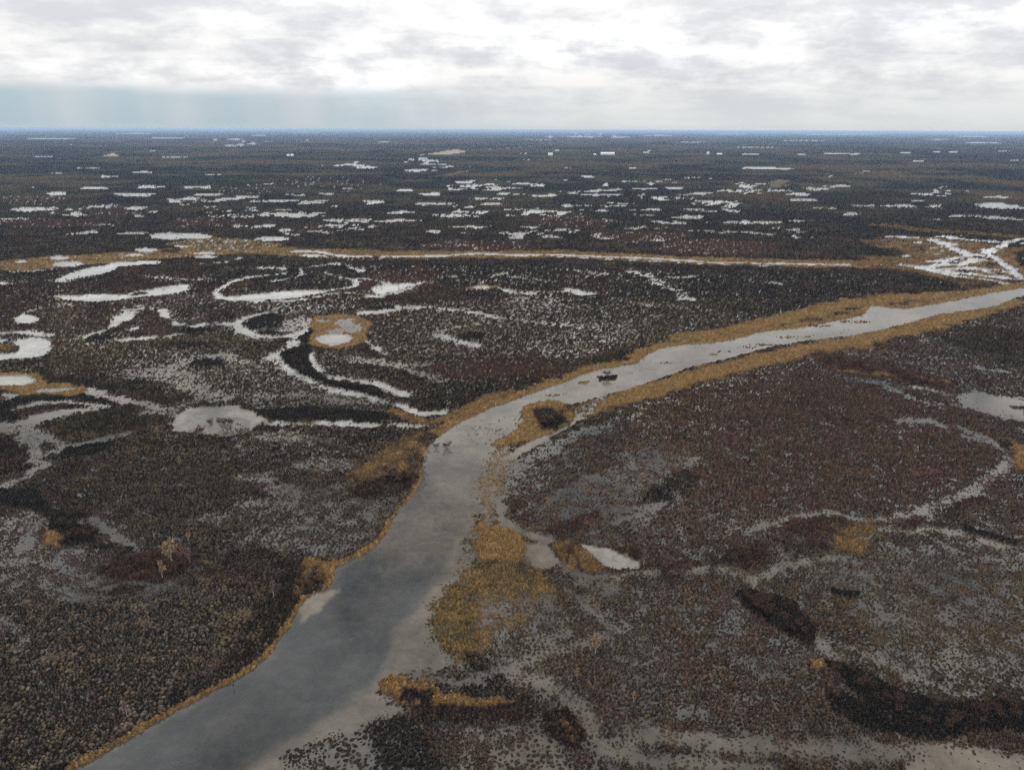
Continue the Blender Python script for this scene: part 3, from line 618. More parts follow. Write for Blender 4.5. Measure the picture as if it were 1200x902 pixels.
feature([(635,835),(665,830),(685,860),(680,880),(655,872),(640,860)], soft=5, warp=3, k=0.9, r=0.7, w=0, o=0.1)
feature([(660,850),(675,860),(672,872)], hw=1, soft=6, warp=3, o=0.8, amt=0.6)
feature([(430,845),(490,845),(520,900),(530,990),(400,990),(440,880)], soft=8, warp=4, k=0.9, r=0.3, w=0.22)
feature([(340,880),(430,855),(440,900),(400,990),(300,990)], soft=12, warp=5, w=0.6, k=0.8, b=0.5)
feature([(540,850),(640,860),(690,920),(560,990),(530,900)], soft=18, warp=6, w=0.5, k=0.4, b=0.6)
# --- left foreground pools and heath -------------------------------------------------
feature([(40,540),(60,530),(100,530),(130,522)], hw=4, soft=6, warp=3, w=0.95, b=0.4)
feature([(0,572),(30,560),(50,545),(40,520),(20,500)], hw=6, soft=14, warp=5, w=0.75)
feature([(66,535),(80,525),(105,520),(135,517),(130,527),(95,536)], soft=3, warp=2.5, k=1, w=0, t=0)
feature([(0,575),(40,574),(55,590),(50,600),(20,595),(-20,590)], soft=7, warp=4, k=1, w=0.04, t=0)
feature([(50,600),(75,596),(105,600),(108,606),(95,618),(118,625),(110,638),(70,640),(50,635),(60,615)], soft=5, warp=4, k=1, w=0.02, t=0)
feature([(45,630),(60,622),(78,628),(70,642),(50,640)], soft=5, warp=3, o=1, r=0.3, k=0, w=0)
feature([(98,610),(112,606),(125,620),(150,638)], hw=5, soft=6, warp=4, w=0.85)
feature([(15,650),(30,640),(35,625),(50,610)], hw=5, soft=8, warp=3, w=0.9, b=0.3)
feature([(20,655),(60,660),(120,690),(160,682),(200,690)], hw=5, soft=12, warp=5, w=0.66)
feature([(115,672),(130,664),(180,640),(225,650),(215,668),(190,682),(150,680)], soft=6, warp=4, r=1, k=0.35, w=0.03)
feature([(110,640),(150,645),(140,655)], hw=5, soft=10, warp=4, k=0.9, w=0.1)
feature([(0,725),(30,750),(20,760)], hw=5, soft=10, warp=4, w=0.5)
feature([(230,540),(275,545),(280,575),(240,570)], soft=16, warp=5, r=0.35, w=0.12)
for cx, cy in [(270,505),(330,512),(380,545),(300,560),(420,590),(90,700),(240,610),(330,575)]:
    feature(ell(cx, cy, rng.uniform(18, 36), rng.uniform(4, 9)), soft=14, warp=6, w=0.5, t=0.7)

np.clip(f_w, 0.0, 1.0, out=f_w)
# fine mottling of heath, moss and rust everywhere
mo1, mo2, mo3 = (lod_noise(x, y, pm * q_, 110 + q_) for q_ in (34, 22, 15))
f_r[:] = np.clip(f_r + 0.28 * mo1 * (f_r + 0.35), 0, 1); f_g[:] = np.clip(f_g + 0.30 * mo2, 0, 1)
f_k[:] = np.clip(f_k + 0.30 * mo3, 0, 1); f_t[:] = np.clip(f_t * (1 + 0.8 * mo2) + 0.15 * mo1, 0, 1)
f_w[:] = np.where(f_w < 0.9, f_w + 0.07 * mo3 * (f_w > 0.05), f_w)
# hummock field n in 0..1
S = (pm).astype(np.float32)
f1, f2, cid = worley(x / 1.25 + 0.3 * perlin(x / 3, y / 3, 71), y / 1.25 + 0.3 * perlin(x / 3, y / 3, 72), 3)
g1w, g2w, cid2 = worley(x / 0.8, y / 0.8, 5)
cm_ = sstep(-0.25, 0.25, perlin(x / 18.0, y / 18.0, 77) + 0.5 * perlin(x / 6.0, y / 6.0, 78)).astype(np.float32)
cells = ((f2 - f1) * (1 - cm_) + (g2w - g1w) * cm_) * 1.5 - 0.35 + 0.5 * perlin(x / 0.8, y / 0.8, 9) + 0.40 * perlin(x / 4.0, y / 4.0, 10) + 0.20 * perlin(x / 13.0, y / 13.0, 12)
cid = cid * (1 - cm_) + cid2 * cm_
g1 = lod_noise(x, y, np.maximum(1.1, pm * 2.7), 20) * 0.8 + lod_noise(x, y, np.maximum(0.5, pm * 1.4), 21) * 0.5
tt = sstep(0.30, 0.55, S)
nraw = (cells / max(cells[pm < 0.35].std(), 1e-3)) * (1 - tt) + (g1 / g1.std()) * tt
n = (1 / (1 + np.exp(-1.7 * (nraw - nraw.mean()) / nraw.std()))).astype(np.float32)
big = np.where(f_w > 0.97, 0.1, 1.0)
z = (n - f_w) * 0.75
mound = np.clip(z, 0, None)
roll = 0.25 * np.clip(fbm(x, y, 40, 3, 90) + 0.4, 0, None)
firm = sstep(0.35, 0.08, f_w)
z = np.where(z > 0, 0.02 + mound * 1.1 + firm * (0.10 + roll), np.maximum(z * 0.8 - 0.03, -0.5))
z = np.where(f_w > 0.985, -0.5, z)
z = z.astype(np.float32)

def C(r, g_, b): return np.array((r, g_, b), np.float32)[None, :]
def lerp(a, b, t): return a + (b - a) * t[:, None]
calm = (0.55 * sstep(170, 420, y) + 0.2 * far).astype(np.float32)
topn = n * (1 - calm) + 0.66 * calm
top = sstep(0.38 + 0.12 * f_t * (1 - calm), 1.0, topn)
ragged = np.clip(0.5 + 0.9 * lod_noise(x, y, np.maximum(1.5, pm * 7), 37), 0, 1).astype(np.float32)
rag2 = np.clip(0.5 + 0.9 * lod_noise(x, y, np.maximum(4, pm * 24), 39), 0, 1).astype(np.float32)
f_o[:] = np.clip(f_o * 1.5 - 0.42 * ragged - 0.34 * rag2, 0, 1)
v1 = (0.5 + 0.5 * np.clip(lod_noise(x, y, np.maximum(0.7, pm * 2.2), 33) * 1.6, -1, 1)).astype(np.float32)
low = C(.008, .0075, .007) + 0 * top[:, None]
hi = lerp(C(.044, .033, .026), C(.215, .172, .130), np.clip(f_t * (0.35 + 0.9 * np.where(tt < .5, cid, v1)), 0, 1).astype(np.float32))
c = lerp(low, hi, top * (0.45 + 0.55 * v1))
c = lerp(c, lerp(C(.020, .018, .008), C(.125, .100, .030), top), f_g * 0.8)
c = lerp(c, lerp(C(.036, .021, .016), C(.135, .068, .048), top * v1), f_r * 0.85)
c = lerp(c, lerp(C(.007, .008, .008), C(.030, .028, .024), top * v1), f_k * 0.85)
c = lerp(c, lerp(C(.065, .040, .014), C(.262, .163, .072), (0.25 + 0.75 * v1) * (0.5 + 0.5 * top)), f_o * 0.95)
c = lerp(c, C(.34, .29, .22) + 0 * c, f_s)
frn = sstep(800, 1600, y).astype(np.float32)
bands = (0.5 + 0.9 * (0.6 * lod_noise(x, y, pm * 60, 61) + 0.5 * lod_noise(x, y, pm * 160, 62))).clip(0, 1)
tone = lerp(lerp(C(.020, .022, .024), C(.056, .055, .036), sstep(.35, .7, bands)), C(.080, .056, .040), sstep(.68, .95, bands))
c = lerp(c, tone * (0.75 + 0.5 * v1[:, None]), 0.85 * frn * (1 - f_s) * (1 - 0.8 * f_o))
bed_sheen = lerp(lerp(C(.021, .0245, .027), C(.105, .088, .064), np.clip(f_b, 0, 1)), C(.36, .36, .345), np.clip((f_b - 1) / 2, 0, 1))  # silt tint, with sky mirrored by farther water painted in
c = c * lerp(C(.80, .775, .76), C(.92, .92, .92), np.maximum(f_o, f_s))
c = np.where((z < -0.02)[:, None], bed_sheen, c)

idx = np.arange(N).reshape(NR, NC)
quads = np.stack([idx[:-1, :-1], idx[:-1, 1:], idx[1:, 1:], idx[1:, :-1]], -1).reshape(-1, 4)
gm = mesh_np('ground', np.c_[x, y, z], quads, True, c)

land = bpy.data.materials.new('bog_ground'); land.use_nodes = True
t = NT(land.node_tree)
at = t.node('ShaderNodeAttribute', attribute_name='albedo')
tco = t.node('ShaderNodeTexCoord')
fine = t.noise(tco.outputs['Object'], 3.0, 4, 0.65)
fine2 = t.noise(tco.outputs['Object'], 0.35, 5, 0.7)
k_ = t.m('MULTIPLY', t.step(fine, 0.3, 0.7, 0.72, 1.28), t.step(fine2, 0.3, 0.7, 0.85, 1.15))
bs = t.node('ShaderNodeBsdfPrincipled')
t.put(bs.inputs['Base Color'], t.scale(at.outputs['Color'], k_))
bs.inputs['Roughness'].default_value = 0.95
bs.inputs['Specular IOR Level'].default_value = 0.0
bmp = t.node('ShaderNodeBump'); bmp.inputs['Strength'].default_value = 0.6; bmp.inputs['Distance'].default_value = 0.12
t.put(bmp.inputs['Height'], fine); t.put(bs.inputs['Normal'], bmp.outputs[0])
ou = t.node('ShaderNodeOutputMaterial'); t.put(ou.inputs[0], bs.outputs[0])
link('ground', gm, land, kind='structure')

# ---------------------------------------------------------------- water bodies (one level sheet, cut by body)
wat = bpy.data.materials.new('still_water'); wat.use_nodes = True
t = NT(wat.node_tree)
tco = t.node('ShaderNodeTexCoord')
rip = t.noise(tco.outputs['Object'], 0.9, 4, 0.6)
rip2 = t.noise(tco.outputs['Object'], 0.05, 3, 0.6)
bmp = t.node('ShaderNodeBump'); bmp.inputs['Strength'].default_value = 0.18; bmp.inputs['Distance'].default_value = 0.05
t.put(bmp.inputs['Height'], t.m('MULTIPLY', rip, t.step(rip2, 0.35, 0.65, 0.3, 1.0)))
fr = t.node('ShaderNodeFresnel'); fr.inputs['IOR'].default_value = 1.33
gl = t.node('ShaderNodeBsdfGlossy'); gl.inputs['Roughness'].default_value = 0.05
t.put(fr.inputs['Normal'], bmp.outputs[0]); t.put(gl.inputs['Normal'], bmp.outputs[0])
att = t.node('ShaderNodeAttribute', attribute_name='albedo')
silt = t.noise(tco.outputs['Object'], 0.06, 5, 0.6, 0.8)
tr = t.node('ShaderNodeBsdfDiffuse')
t.put(tr.inputs[0], t.scale(att.outputs['Color'], t.m('MULTIPLY', t.step(silt, 0.3, 0.7, 0.75, 1.2), t.step(t.noise(tco.outputs['Object'], 0.4, 4, 0.65, 0.5), 0.3, 0.7, 0.85, 1.15))))
mx = t.node('ShaderNodeMixShader')
t.put(mx.inputs[0], fr.outputs[0]); t.put(mx.inputs[1], tr.outputs[0]); t.put(mx.inputs[2], gl.outputs[0])
ou = t.node('ShaderNodeOutputMaterial'); t.put(ou.inputs[0], mx.outputs[0])
ST = 3
ri = np.unique(np.r_[np.arange(0, NR, ST), NR - 1]); ci = np.unique(np.r_[np.arange(0, NC, ST), NC - 1])
wx = GX[np.ix_(ri, ci)]; wy = GY[np.ix_(ri, ci)]
wid = np.arange(wx.size).reshape(wx.shape)
pg = pid.reshape(NR, NC)[np.ix_(ri, ci)]
fp = pg[:-1, :-1]
wq = np.stack([wid[:-1, :-1], wid[:-1, 1:], wid[1:, 1:], wid[1:, :-1]], -1)
wv = np.c_[wx.ravel(), wy.ravel(), np.zeros(wx.size)]
wc = bed_sheen.reshape(NR, NC, 3)[np.ix_(ri, ci)].reshape(-1, 3)
for k, nm in enumerate(WATER):
    q = wq[fp == k]
    if not len(q): continue
    used = np.unique(q); remap = np.zeros(len(wv), np.int64); remap[used] = np.arange(len(used))
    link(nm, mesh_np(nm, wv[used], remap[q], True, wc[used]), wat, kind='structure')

# ---------------------------------------------------------------- lookups on the sheet
def cell(px_m, py_m):
    r = np.clip(np.searchsorted(ys, py_m), 0, NR - 1)
    d = depth[r]
    cidx = np.clip(np.searchsorted(us, px_m * F / d), 0, NC - 1)
    return r * NC + cidx
def zat(X_, Y_): return float(max(z[int(cell(X_, Y_))], 0.0))

def flat_mat(name, var=0.35, rough=0.9):
    m_ = bpy.data.materials.new(name); m_.use_nodes = True
    t = NT(m_.node_tree)
    a = t.node('ShaderNodeAttribute', attribute_name='albedo')
    q = t.node('ShaderNodeTexCoord')
    nn = t.noise(q.outputs['Object'], 2.5, 3, 0.6)
    b_ = t.node('ShaderNodeBsdfPrincipled')
    t.put(b_.inputs['Base Color'], t.scale(a.outputs['Color'], t.step(nn, 0.3, 0.7, 1 - var, 1 + var)))
    b_.inputs['Roughness'].default_value = rough; b_.inputs['Specular IOR Level'].default_value = 0.1
    o_ = t.node('ShaderNodeOutputMaterial'); t.put(o_.inputs[0], b_.outputs[0])
    return m_
M_veg = flat_mat('dry_vegetation'); M_bark = flat_mat('bark', 0.25); M_wall = flat_mat('painted_wall', 0.05, 0.7)

# ---------------------------------------------------------------- far-off woods, heath and sedge: uncountable stuff
def scatter(count, px0, px1, py0, py1, keep, power=1.0):
    P = []
    while sum(len(p) for p in P) < count:
        a = rng.uniform(px0, px1, 60000); b = py0 + (py1 - py0) * rng.random(60000) ** power
        Y_ = np.interp(b, rows_py[::-1], ys[6:][::-1])
        X_ = (a - 600) * (Y_ * math.cos(PITCH) + H * math.sin(PITCH)) / F
        i = cell(X_, Y_)
        k = keep(i, X_, Y_)
        P.append(np.c_[X_[k], Y_[k], np.maximum(z[i[k]], 0), i[k]])
        if len(P) > 40: break
    P = np.concatenate(P)[:count]
    return P
def spikes(P, h, r, colr, nb=3, lean=0.12):
    """narrow crossed kite blades: a bare trunk with its twigs seen from afar"""
    n_ = len(P); V, Q, CC = [], [], []
    off = 0
    for b in range(nb):
        a = math.pi * b / nb + rng.uniform(0, 0.5, n_)
        dx, dy = np.cos(a) * r, np.sin(a) * r
        lx, ly = rng.normal(0, lean, n_) * h, rng.normal(0, lean, n_) * h
        base = np.c_[P[:, 0], P[:, 1], P[:, 2] - 0.1]
        mid = h * rng.uniform(0.35, 0.6, n_)
        v0 = base
        v1_ = base + np.c_[dx + lx * .5, dy + ly * .5, mid]
        v2 = base + np.c_[lx, ly, h]
        v3 = base + np.c_[-dx + lx * .5, -dy + ly * .5, mid * rng.uniform(0.8, 1.1, n_)]
        V.append(np.stack([v0, v1_, v2, v3], 1).reshape(-1, 3))
        CC.append(np.repeat(colr, 4, 0))
        Q.append(np.arange(4 * n_).reshape(-1, 4) + off); off += 4 * n_
    return np.concatenate(V), np.concatenate(Q), np.concatenate(CC)

def keep_wood(i, X_, Y_):
    dens = 0.45 + 0.75 * fbm(X_, Y_, 900, 3, 80) + 0.5 * f_r[i] - 1.2 * f_o[i] - 2 * f_s[i]
    dens = dens * (0.05 + 0.85 * sstep(700, 1100, Y_))
    return (f_w[i] < 0.3) & (rng.random(len(i)) < dens)
P = scatter(52000, -40, 1240, 157, 345, keep_wood, 0.75)
ii = P[:, 3].astype(int)
hh = rng.uniform(1.5, 3.6, len(P)) * (1 + 0.6 * sstep(1500, 3500, P[:, 1]))
kindr = rng.random(len(P)); red = (f_r[ii] * 1.1 + 0.12) > kindr
conif = (~red) & (rng.random(len(P)) < np.clip(0.25 + 0.6 * f_g[ii], 0, 1))
cc = np.where(red[:, None], (.060, .036, .032), np.where(conif[:, None], (.014, .019, .015), (.020, .018, .018)))
cc = cc * rng.uniform(1.0, 1.6, (len(P), 1))
v_, q_, c_ = spikes(P, hh, np.where(conif, .42, .32) * rng.uniform(.6, 1.3, len(P)), cc, 3)
link('distant_wood', mesh_np('distant_wood', v_, q_, False, c_), M_veg, kind='stuff', category='woodland',
     label='sparse dark bare woodland spread over the far plain between the ponds')

def keep_heath(i, X_, Y_):
    d_ = 0.10 + 0.7 * f_r[i] + 0.45 * f_k[i] + 0.15 * n[i]
    return (z[i] > 0.03) & (f_o[i] < 0.4) & (rng.random(len(i)) < d_)
P = scatter(60000, -60, 1260, 400, 960, keep_heath, 0.8)
ii = P[:, 3].astype(int)
cc = np.where((f_r[ii] > rng.random(len(P)))[:, None], (.060, .026, .020), (.024, .020, .017)) * rng.uniform(.5, 1.7, (len(P), 1))
sc_ = np.clip(pm[ii], 0.2, 0.7)
v_, q_, c_ = spikes(P, rng.uniform(.15, .45, len(P)) * (0.6 + sc_), rng.uniform(.06, .16, len(P)) * (0.6 + sc_), cc, 3, 0.3)
link('dwarf_heath', mesh_np('dwarf_heath', v_, q_, False, c_), M_veg, kind='stuff', category='heath',
     label='knee high dark and reddish dwarf shrubs growing over the bog hummocks')
P = scatter(30000, -60, 1260, 340, 960, lambda i, X_, Y_: (z[i] > -0.12) & (f_o[i] > 0.35 + 0.4 * rng.random(len(i))), 0.9)
ii = P[:, 3].astype(int)
cc = np.array([[.250, .145, .050]]) * rng.uniform(.45, 1.35, (len(P), 1)) * np.c_[np.ones(len(P)), rng.uniform(.8, 1.1, len(P)), rng.uniform(.7, 1.2, len(P))]
sc_ = np.clip(pm[ii], 0.2, 0.7)
v_, q_, c_ = spikes(P, rng.uniform(.15, .4, len(P)) * (0.6 + sc_), rng.uniform(.06, .16, len(P)) * (0.6 + sc_), cc, 3, 0.4)
link('sedge_grass', mesh_np('sedge_grass', v_, q_, False, c_), M_veg, kind='stuff', category='sedge',
     label='dry ochre sedge grass lining the river, side channel and pools')

# ---------------------------------------------------------------- trees and bushes one can tell apart
def tube(V, Fc, p0, p1, r0, r1, k=5):
    d = (p1 - p0); L = np.linalg.norm(d); d = d / max(L, 1e-6)
    a = np.cross(d, (0.3, 0.8, 0.1)); a /= np.linalg.norm(a); b = np.cross(d, a)
    o = len(V)
    for (p, r) in ((p0, r0), (p1, r1)):
        for j in range(k):
            an = 2 * math.pi * j / k
            V.append(p + r * (math.cos(an) * a + math.sin(an) * b))
    for j in range(k):
        Fc.append((o + j, o + (j + 1) % k, o + k + (j + 1) % k, o + k + j))
def make_tree_meshes(tag, h, spread, trunk_col, twig_col, stems=1, limbs=16, twigs=260, low_=0.25, seed=1):
    rs = np.random.default_rng(seed)
    V, Fc, tips = [], [], []
    for s in range(stems):
        a0 = rs.uniform(0, 6.28)
        p = np.array([0.0, 0.0, -0.15]) + (0 if stems == 1 else 1) * np.array([math.cos(a0), math.sin(a0), 0]) * rs.uniform(0.05, 0.35)
        hh_ = h * rs.uniform(0.8, 1.0)
        lean = np.array([math.cos(a0), math.sin(a0), 0]) * (0.03 if stems == 1 else rs.uniform(0.15, 0.4)) * hh_
        pts = [p]
        for q in range(1, 7):
            pts.append(p + lean * (q / 6) ** 1.3 + np.array([rs.normal(0, .03) * h * .3, rs.normal(0, .03) * h * .3, hh_ * q / 6]))
        r = 0.018 * h / math.sqrt(stems) + 0.02
        for q in range(6):
            tube(V, Fc, pts[q], pts[q + 1], r * (1 - q / 6.5), r * (1 - (q + 1) / 6.5))
        for l in range(max(3, limbs // stems)):
            f_ = rs.uniform(low_, 0.97); q = min(int(f_ * 6), 5); fr_ = f_ * 6 - q
            s0 = pts[q] * (1 - fr_) + pts[q + 1] * fr_
            a = rs.uniform(0, 6.28); ll = spread * (1.15 - 0.75 * f_) * rs.uniform(0.6, 1.1)
            s1 = s0 + np.array([math.cos(a) * ll, math.sin(a) * ll, ll * rs.uniform(0.5, 1.3)])
            tube(V, Fc, s0, s1, r * 0.38 * (1.1 - f_), 0.012, 3)
            tips.append((s0, s1))
        tips.append((pts[3], pts[6]))
    trunk = mesh_np(tag + '_trunk', np.array(V), np.array(Fc), True, np.tile(trunk_col, (len(V), 1)))
    V, Fc, CC = [], [], []
    for k in range(twigs):
        s0, s1 = tips[rs.integers(len(tips))]
        p = s0 + (s1 - s0) * rs.uniform(0.25, 1.1) + rs.normal(0, 0.07 * spread, 3)
        d = np.array([rs.normal(0, .5), rs.normal(0, .5), rs.uniform(.2, 1.0)]); d *= rs.uniform(0.25, 0.6) * spread * 0.5 / np.linalg.norm(d)
        sd_ = np.cross(d, rs.normal(0, 1, 3)); sd_ *= rs.uniform(0.05, 0.11) * (0.5 + 0.18 * h) / (np.linalg.norm(sd_) + 1e-6)
        o = len(V)
        V += [p, p + d * .6 + sd_, p + d, p + d * .5 - sd_]; Fc.append((o, o + 1, o + 2, o + 3))
        CC += [np.array(twig_col) * rs.uniform(0.55, 1.5)] * 4
    crown = mesh_np(tag + '_crown', np.array(V), np.array(Fc), False, np.array(CC))
    return trunk, crown
KINDS = {}
def kind(tag, n_, **kw):
    KINDS[tag] = []
    for s in range(n_):
        a, b = make_tree_meshes(tag, seed=s * 7 + len(tag), **kw)
        a.materials.append(M_bark); b.materials.append(M_veg)
        KINDS[tag].append((a, b))
kind('tan_birch', 4, h=6.0, spread=1.5, trunk_col=(.34, .30, .25), twig_col=(.24, .16, .10), limbs=20, twigs=420)
kind('grey_birch', 4, h=6.0, spread=1.35, trunk_col=(.30, .28, .26), twig_col=(.135, .10, .085), limbs=18, twigs=340)
kind('red_birch', 4, h=6.0, spread=1.4, trunk_col=(.22, .17, .14), twig_col=(.17, .095, .075), limbs=18, twigs=360)
kind('willow', 4, h=2.4, spread=1.5, trunk_col=(.07, .05, .04), twig_col=(.065, .040, .030), stems=6, limbs=24, twigs=420, low_=0.1)
kind('alder', 3, h=6.0, spread=1.5, trunk_col=(.06, .05, .045), twig_col=(.032, .028, .026), limbs=18, twigs=380)
NAMES = dict(tan_birch='birch_tree', grey_birch='birch_tree', red_birch='birch_tree', willow='willow_bush', alder='alder_tree')
CATS = dict(tan_birch='tree', grey_birch='tree', red_birch='tree', willow='bush', alder='tree')
def plant(px, py, kd, label, group=None, scale=1.0, wide=1.0):
    X_, Y_ = ground(px, py)
    e = bpy.data.objects.new(NAMES[kd], None); COL.objects.link(e)
    e.empty_display_size = 0.5
    e.location = (X_, Y_, zat(X_, Y_)); e.rotation_euler.z = random.uniform(0, 6.28)
    e.scale = (scale * wide, scale * wide, scale)
    e['label'] = label; e['category'] = CATS[kd]
    if group: e['group'] = group
    tm, cm = random.choice(KINDS[kd])
    for nm, me in ((('stems' if kd == 'willow' else 'trunk'), tm), ('crown', cm)):
        o = bpy.data.objects.new(nm, me); COL.objects.link(o); o.parent = e
    return e
L = [
 (191,678,'tan_birch',1.0,1.0,'pale trunked birch standing lowest and nearest in the reddish clump on the left'),
 (202,660,'tan_birch',1.15,1.35,'tallest yellowish tan birch in the middle of the left reddish clump'),
 (195,654,'tan_birch',.8,1.3,'low bushy tan birch left beside the tallest one of the left clump'),
 (213,658,'red_birch',.95,1.1,'dull pinkish brown bare birch just right of the tallest in the left clump'),
 (223,661,'red_birch',.85,1.0,'rightmost pinkish birch with pale trunk foot in the left clump'),
 (221,633,'tan_birch',.45,1.4,'tiny orange tan bush behind the left birch clump'),
 (698,766,'tan_birch',1.0,1.1,'brighter tan birch with pale crown on the hummock field right of the river'),
 (717,758,'grey_birch',1.0,.9,'slender faded birch right behind the bright tan one on the hummock field'),
 (676,796,'tan_birch',.6,.9,'short thin tan sapling left of and nearer than the two birches on the hummock field'),
 (742,824,'tan_birch',.5,.9,'small tan sapling on the hummocks furthest right and down from the birches'),
 (627,824,'grey_birch',.75,.6,'thin leaning grey stem beside the two dark shrub islands at the bottom'),
 (754,664,'grey_birch',1.05,.8,'thin greyish birch at the right tip of the small bank pool'),
 (150,842,'grey_birch',.85,.7,'lone pale stem near the bottom left bank of the river'),
 (321,702,'grey_birch',.9,1.0,'bare greyish tree on the dark left bank by the small bay'),
 (300,720,'alder',.6,1.0,'dark low tree on the black bank left of the small bay'),
 (404,584,'red_birch',.8,.9,'small reddish tree alone in the heath left of the upper river reach'),
 (316,578,'red_birch',.6,1.0,'small reddish bush in the middle of the left heath'),
 (230,522,'grey_birch',.8,.9,'small tree standing just below the shallow grey pond'),
 (211,546,'tan_birch',.7,.9,'single tan sapling in the dark heath below the shallow grey pond'),
 (264,544,'red_birch',.7,1.2,'rusty bare tree in the dark heath below the right end of the shallow pond'),
 (247,499,'willow',1.2,1.1,'leftmost of the brown bushes growing in the shallow grey pond'),
 (260,501,'willow',1.6,1.2,'largest middle brown bush growing in the shallow grey pond'),
 (270,500,'willow',1.3,1.1,'rightmost brown bush growing in the shallow grey pond'),
 (235,511,'willow',1.5,1.4,'reddish brown bush on the lower shore of the shallow grey pond'),
 (493,546,'willow',1.8,1.1,'dark bush at the water edge where the river widens'),
 (486,540,'alder',.55,1.1,'dark bare tree behind the bush where the river widens'),
 (478,538,'red_birch',.55,1.0,'reddish brown tree left behind the bushes where the river widens'),
 (484,560,'willow',1.9,1.5,'broad brown bush on the point below the bright sedge patch'),
 (470,564,'willow',1.7,1.6,'dark broad bush inland of the point below the bright sedge patch'),
 (456,560,'willow',1.5,1.5,'brown bush farthest inland on the point by the bright sedge patch'),
 (448,555,'grey_birch',.35,1.5,'low greyish bush with pale twigs left of the bright sedge patch'),
 (500,524,'willow',1.0,1.3,'small dark bush on the left of the three at the head of the open reach'),
 (511,525,'willow',.8,1.2,'smallest dark bush between the two others at the head of the open reach'),
 (524,525,'willow',1.0,1.4,'small brown bush standing in the shallows at the head of the open reach'),
 (274,806,'alder',.28,.5,'tiny dark dead stem poking out at the left bank waterline'),
 (707,346,'red_birch',1.1,1.4,'reddish birch right of the small white pool in the middle heath'),
 (441,330,'red_birch',1.3,1.0,'leftmost of the three reddish trees behind the oxbow pond'),
 (447,329,'grey_birch',1.2,.9,'greyish tree between the reddish ones behind the oxbow pond'),
 (467,331,'red_birch',1.3,1.1,'rightmost reddish tree behind the oxbow pond'),
 (457,306,'grey_birch',1.0,1.0,'grey tree between the side channel and the oxbow pond'),
 (628,488,'willow',1.4,1.3,'brown bush on the left part of the ochre river island'),
 (655,492,'willow',1.6,1.5,'dark bush in the shrubby core of the ochre river island'),
 (642,498,'willow',1.6,1.6,'broad dark bush at the lower edge of the island core'),
 (665,483,'willow',1.2,1.4,'small bush at the upper right end of the ochre river island'),
 (712,443,'willow',1.1,1.8,'low dark bush on the tiny islet in the upper river'),
 (612,668,'willow',1.0,1.4,'low brown bush on the tan spit left of the small bank pool'),
 (668,650,'willow',1.2,1.6,'brown bush on the tan spit at the left end of the bank pool'),
 (778,668,'willow',1.5,1.8,'broad reddish bush right of the small bank pool'),
 (800,672,'willow',1.3,1.8,'second reddish bush further right of the small bank pool'),
]
for px, py, kd, sc_, wd, lab in L:
    plant(px, py, kd, lab, None, sc_, wd)
def belt(count, pts_, kd_list, label, group, smin, smax, spread=(6, 2)):
    k = 0; tries = 0
    while k < count and tries < count * 20:
        tries += 1
        i = random.randrange(len(pts_) - 1); f_ = random.random()
        a, b = pts_[i], pts_[i + 1]
        px = a[0] + (b[0] - a[0]) * f_ + random.gauss(0, spread[0]); py = a[1] + (b[1] - a[1]) * f_ + random.gauss(0, spread[1])
        X_, Y_ = ground(px, py); ic = int(cell(X_, Y_))
        if f_w[ic] > 0.5: continue
        plant(px, py, random.choice(kd_list), label, group, random.uniform(smin, smax)); k += 1
belt(70, [(800,296),(860,297),(910,298),(960,300)], ['red_birch', 'red_birch', 'grey_birch'], 'bare reddish birch in the belt above the right part of the side channel', 'reddish birches above the side channel', .7, 1.2, (6, 3.0))
belt(45, [(545,293),(620,291),(700,291),(780,296)], ['alder', 'red_birch', 'alder'], 'bare dark tree in the strip just above the middle of the side channel', 'dark trees above the side channel', .6, 1.1, (6, 2.0))
belt(30, [(400,318),(440,322),(480,320),(530,325)], ['red_birch', 'alder'], 'bare reddish tree on the slope around the oxbow pond inlet', 'trees around the oxbow inlet', .6, 1.0, (5, 2.5))
belt(35, [(-10,352),(30,342),(70,335),(100,345)], ['red_birch', 'alder'], 'reddish bare tree in the thicket at the left edge among the ponds', 'trees of the left thicket', .5, .9, (6, 4))
belt(30, [(965,425),(1010,432),(1060,440),(1110,455)], ['willow'], 'reddish bush in the rusty band right of the river', 'bushes of the rusty band', 1.0, 1.6, (8, 4))
belt(28, [(120,668),(150,665),(180,662),(215,668)], ['willow'], 'low dark red bush among the clump of birches on the left', 'bushes under the left birch clump', .6, 1.1, (6, 4))
belt(34, [(975,790),(1030,820),(1090,845),(1160,838),(1195,838)], ['willow'], 'black low bush in the dark strip at the lower right', 'bushes of the lower right dark strip', .5, .9, (9, 7))
belt(24, [(335,405),(350,430),(400,452),(445,463)], ['willow'], 'black bush in the dark winding strip left of centre', 'bushes of the dark winding strip', .8, 1.3, (3, 2))
belt(16, [(865,700),(900,715),(940,740)], ['willow'], 'dark bush in the dark patch right of the hummock field', 'bushes of the right dark patch', .6, 1.0, (6, 5))
belt(14, [(60,612),(90,610),(100,630),(70,635)], ['willow'], 'black bush in the dark clump by the left pool', 'bushes of the black clump', .6, 1.0, (8, 5))
belt(30, [(905,622),(960,640),(860,655),(820,668)], ['willow'], 'dark red bush in the reddish heath right of centre', 'bushes of the right reddish heath', .5, 1.0, (10, 5))

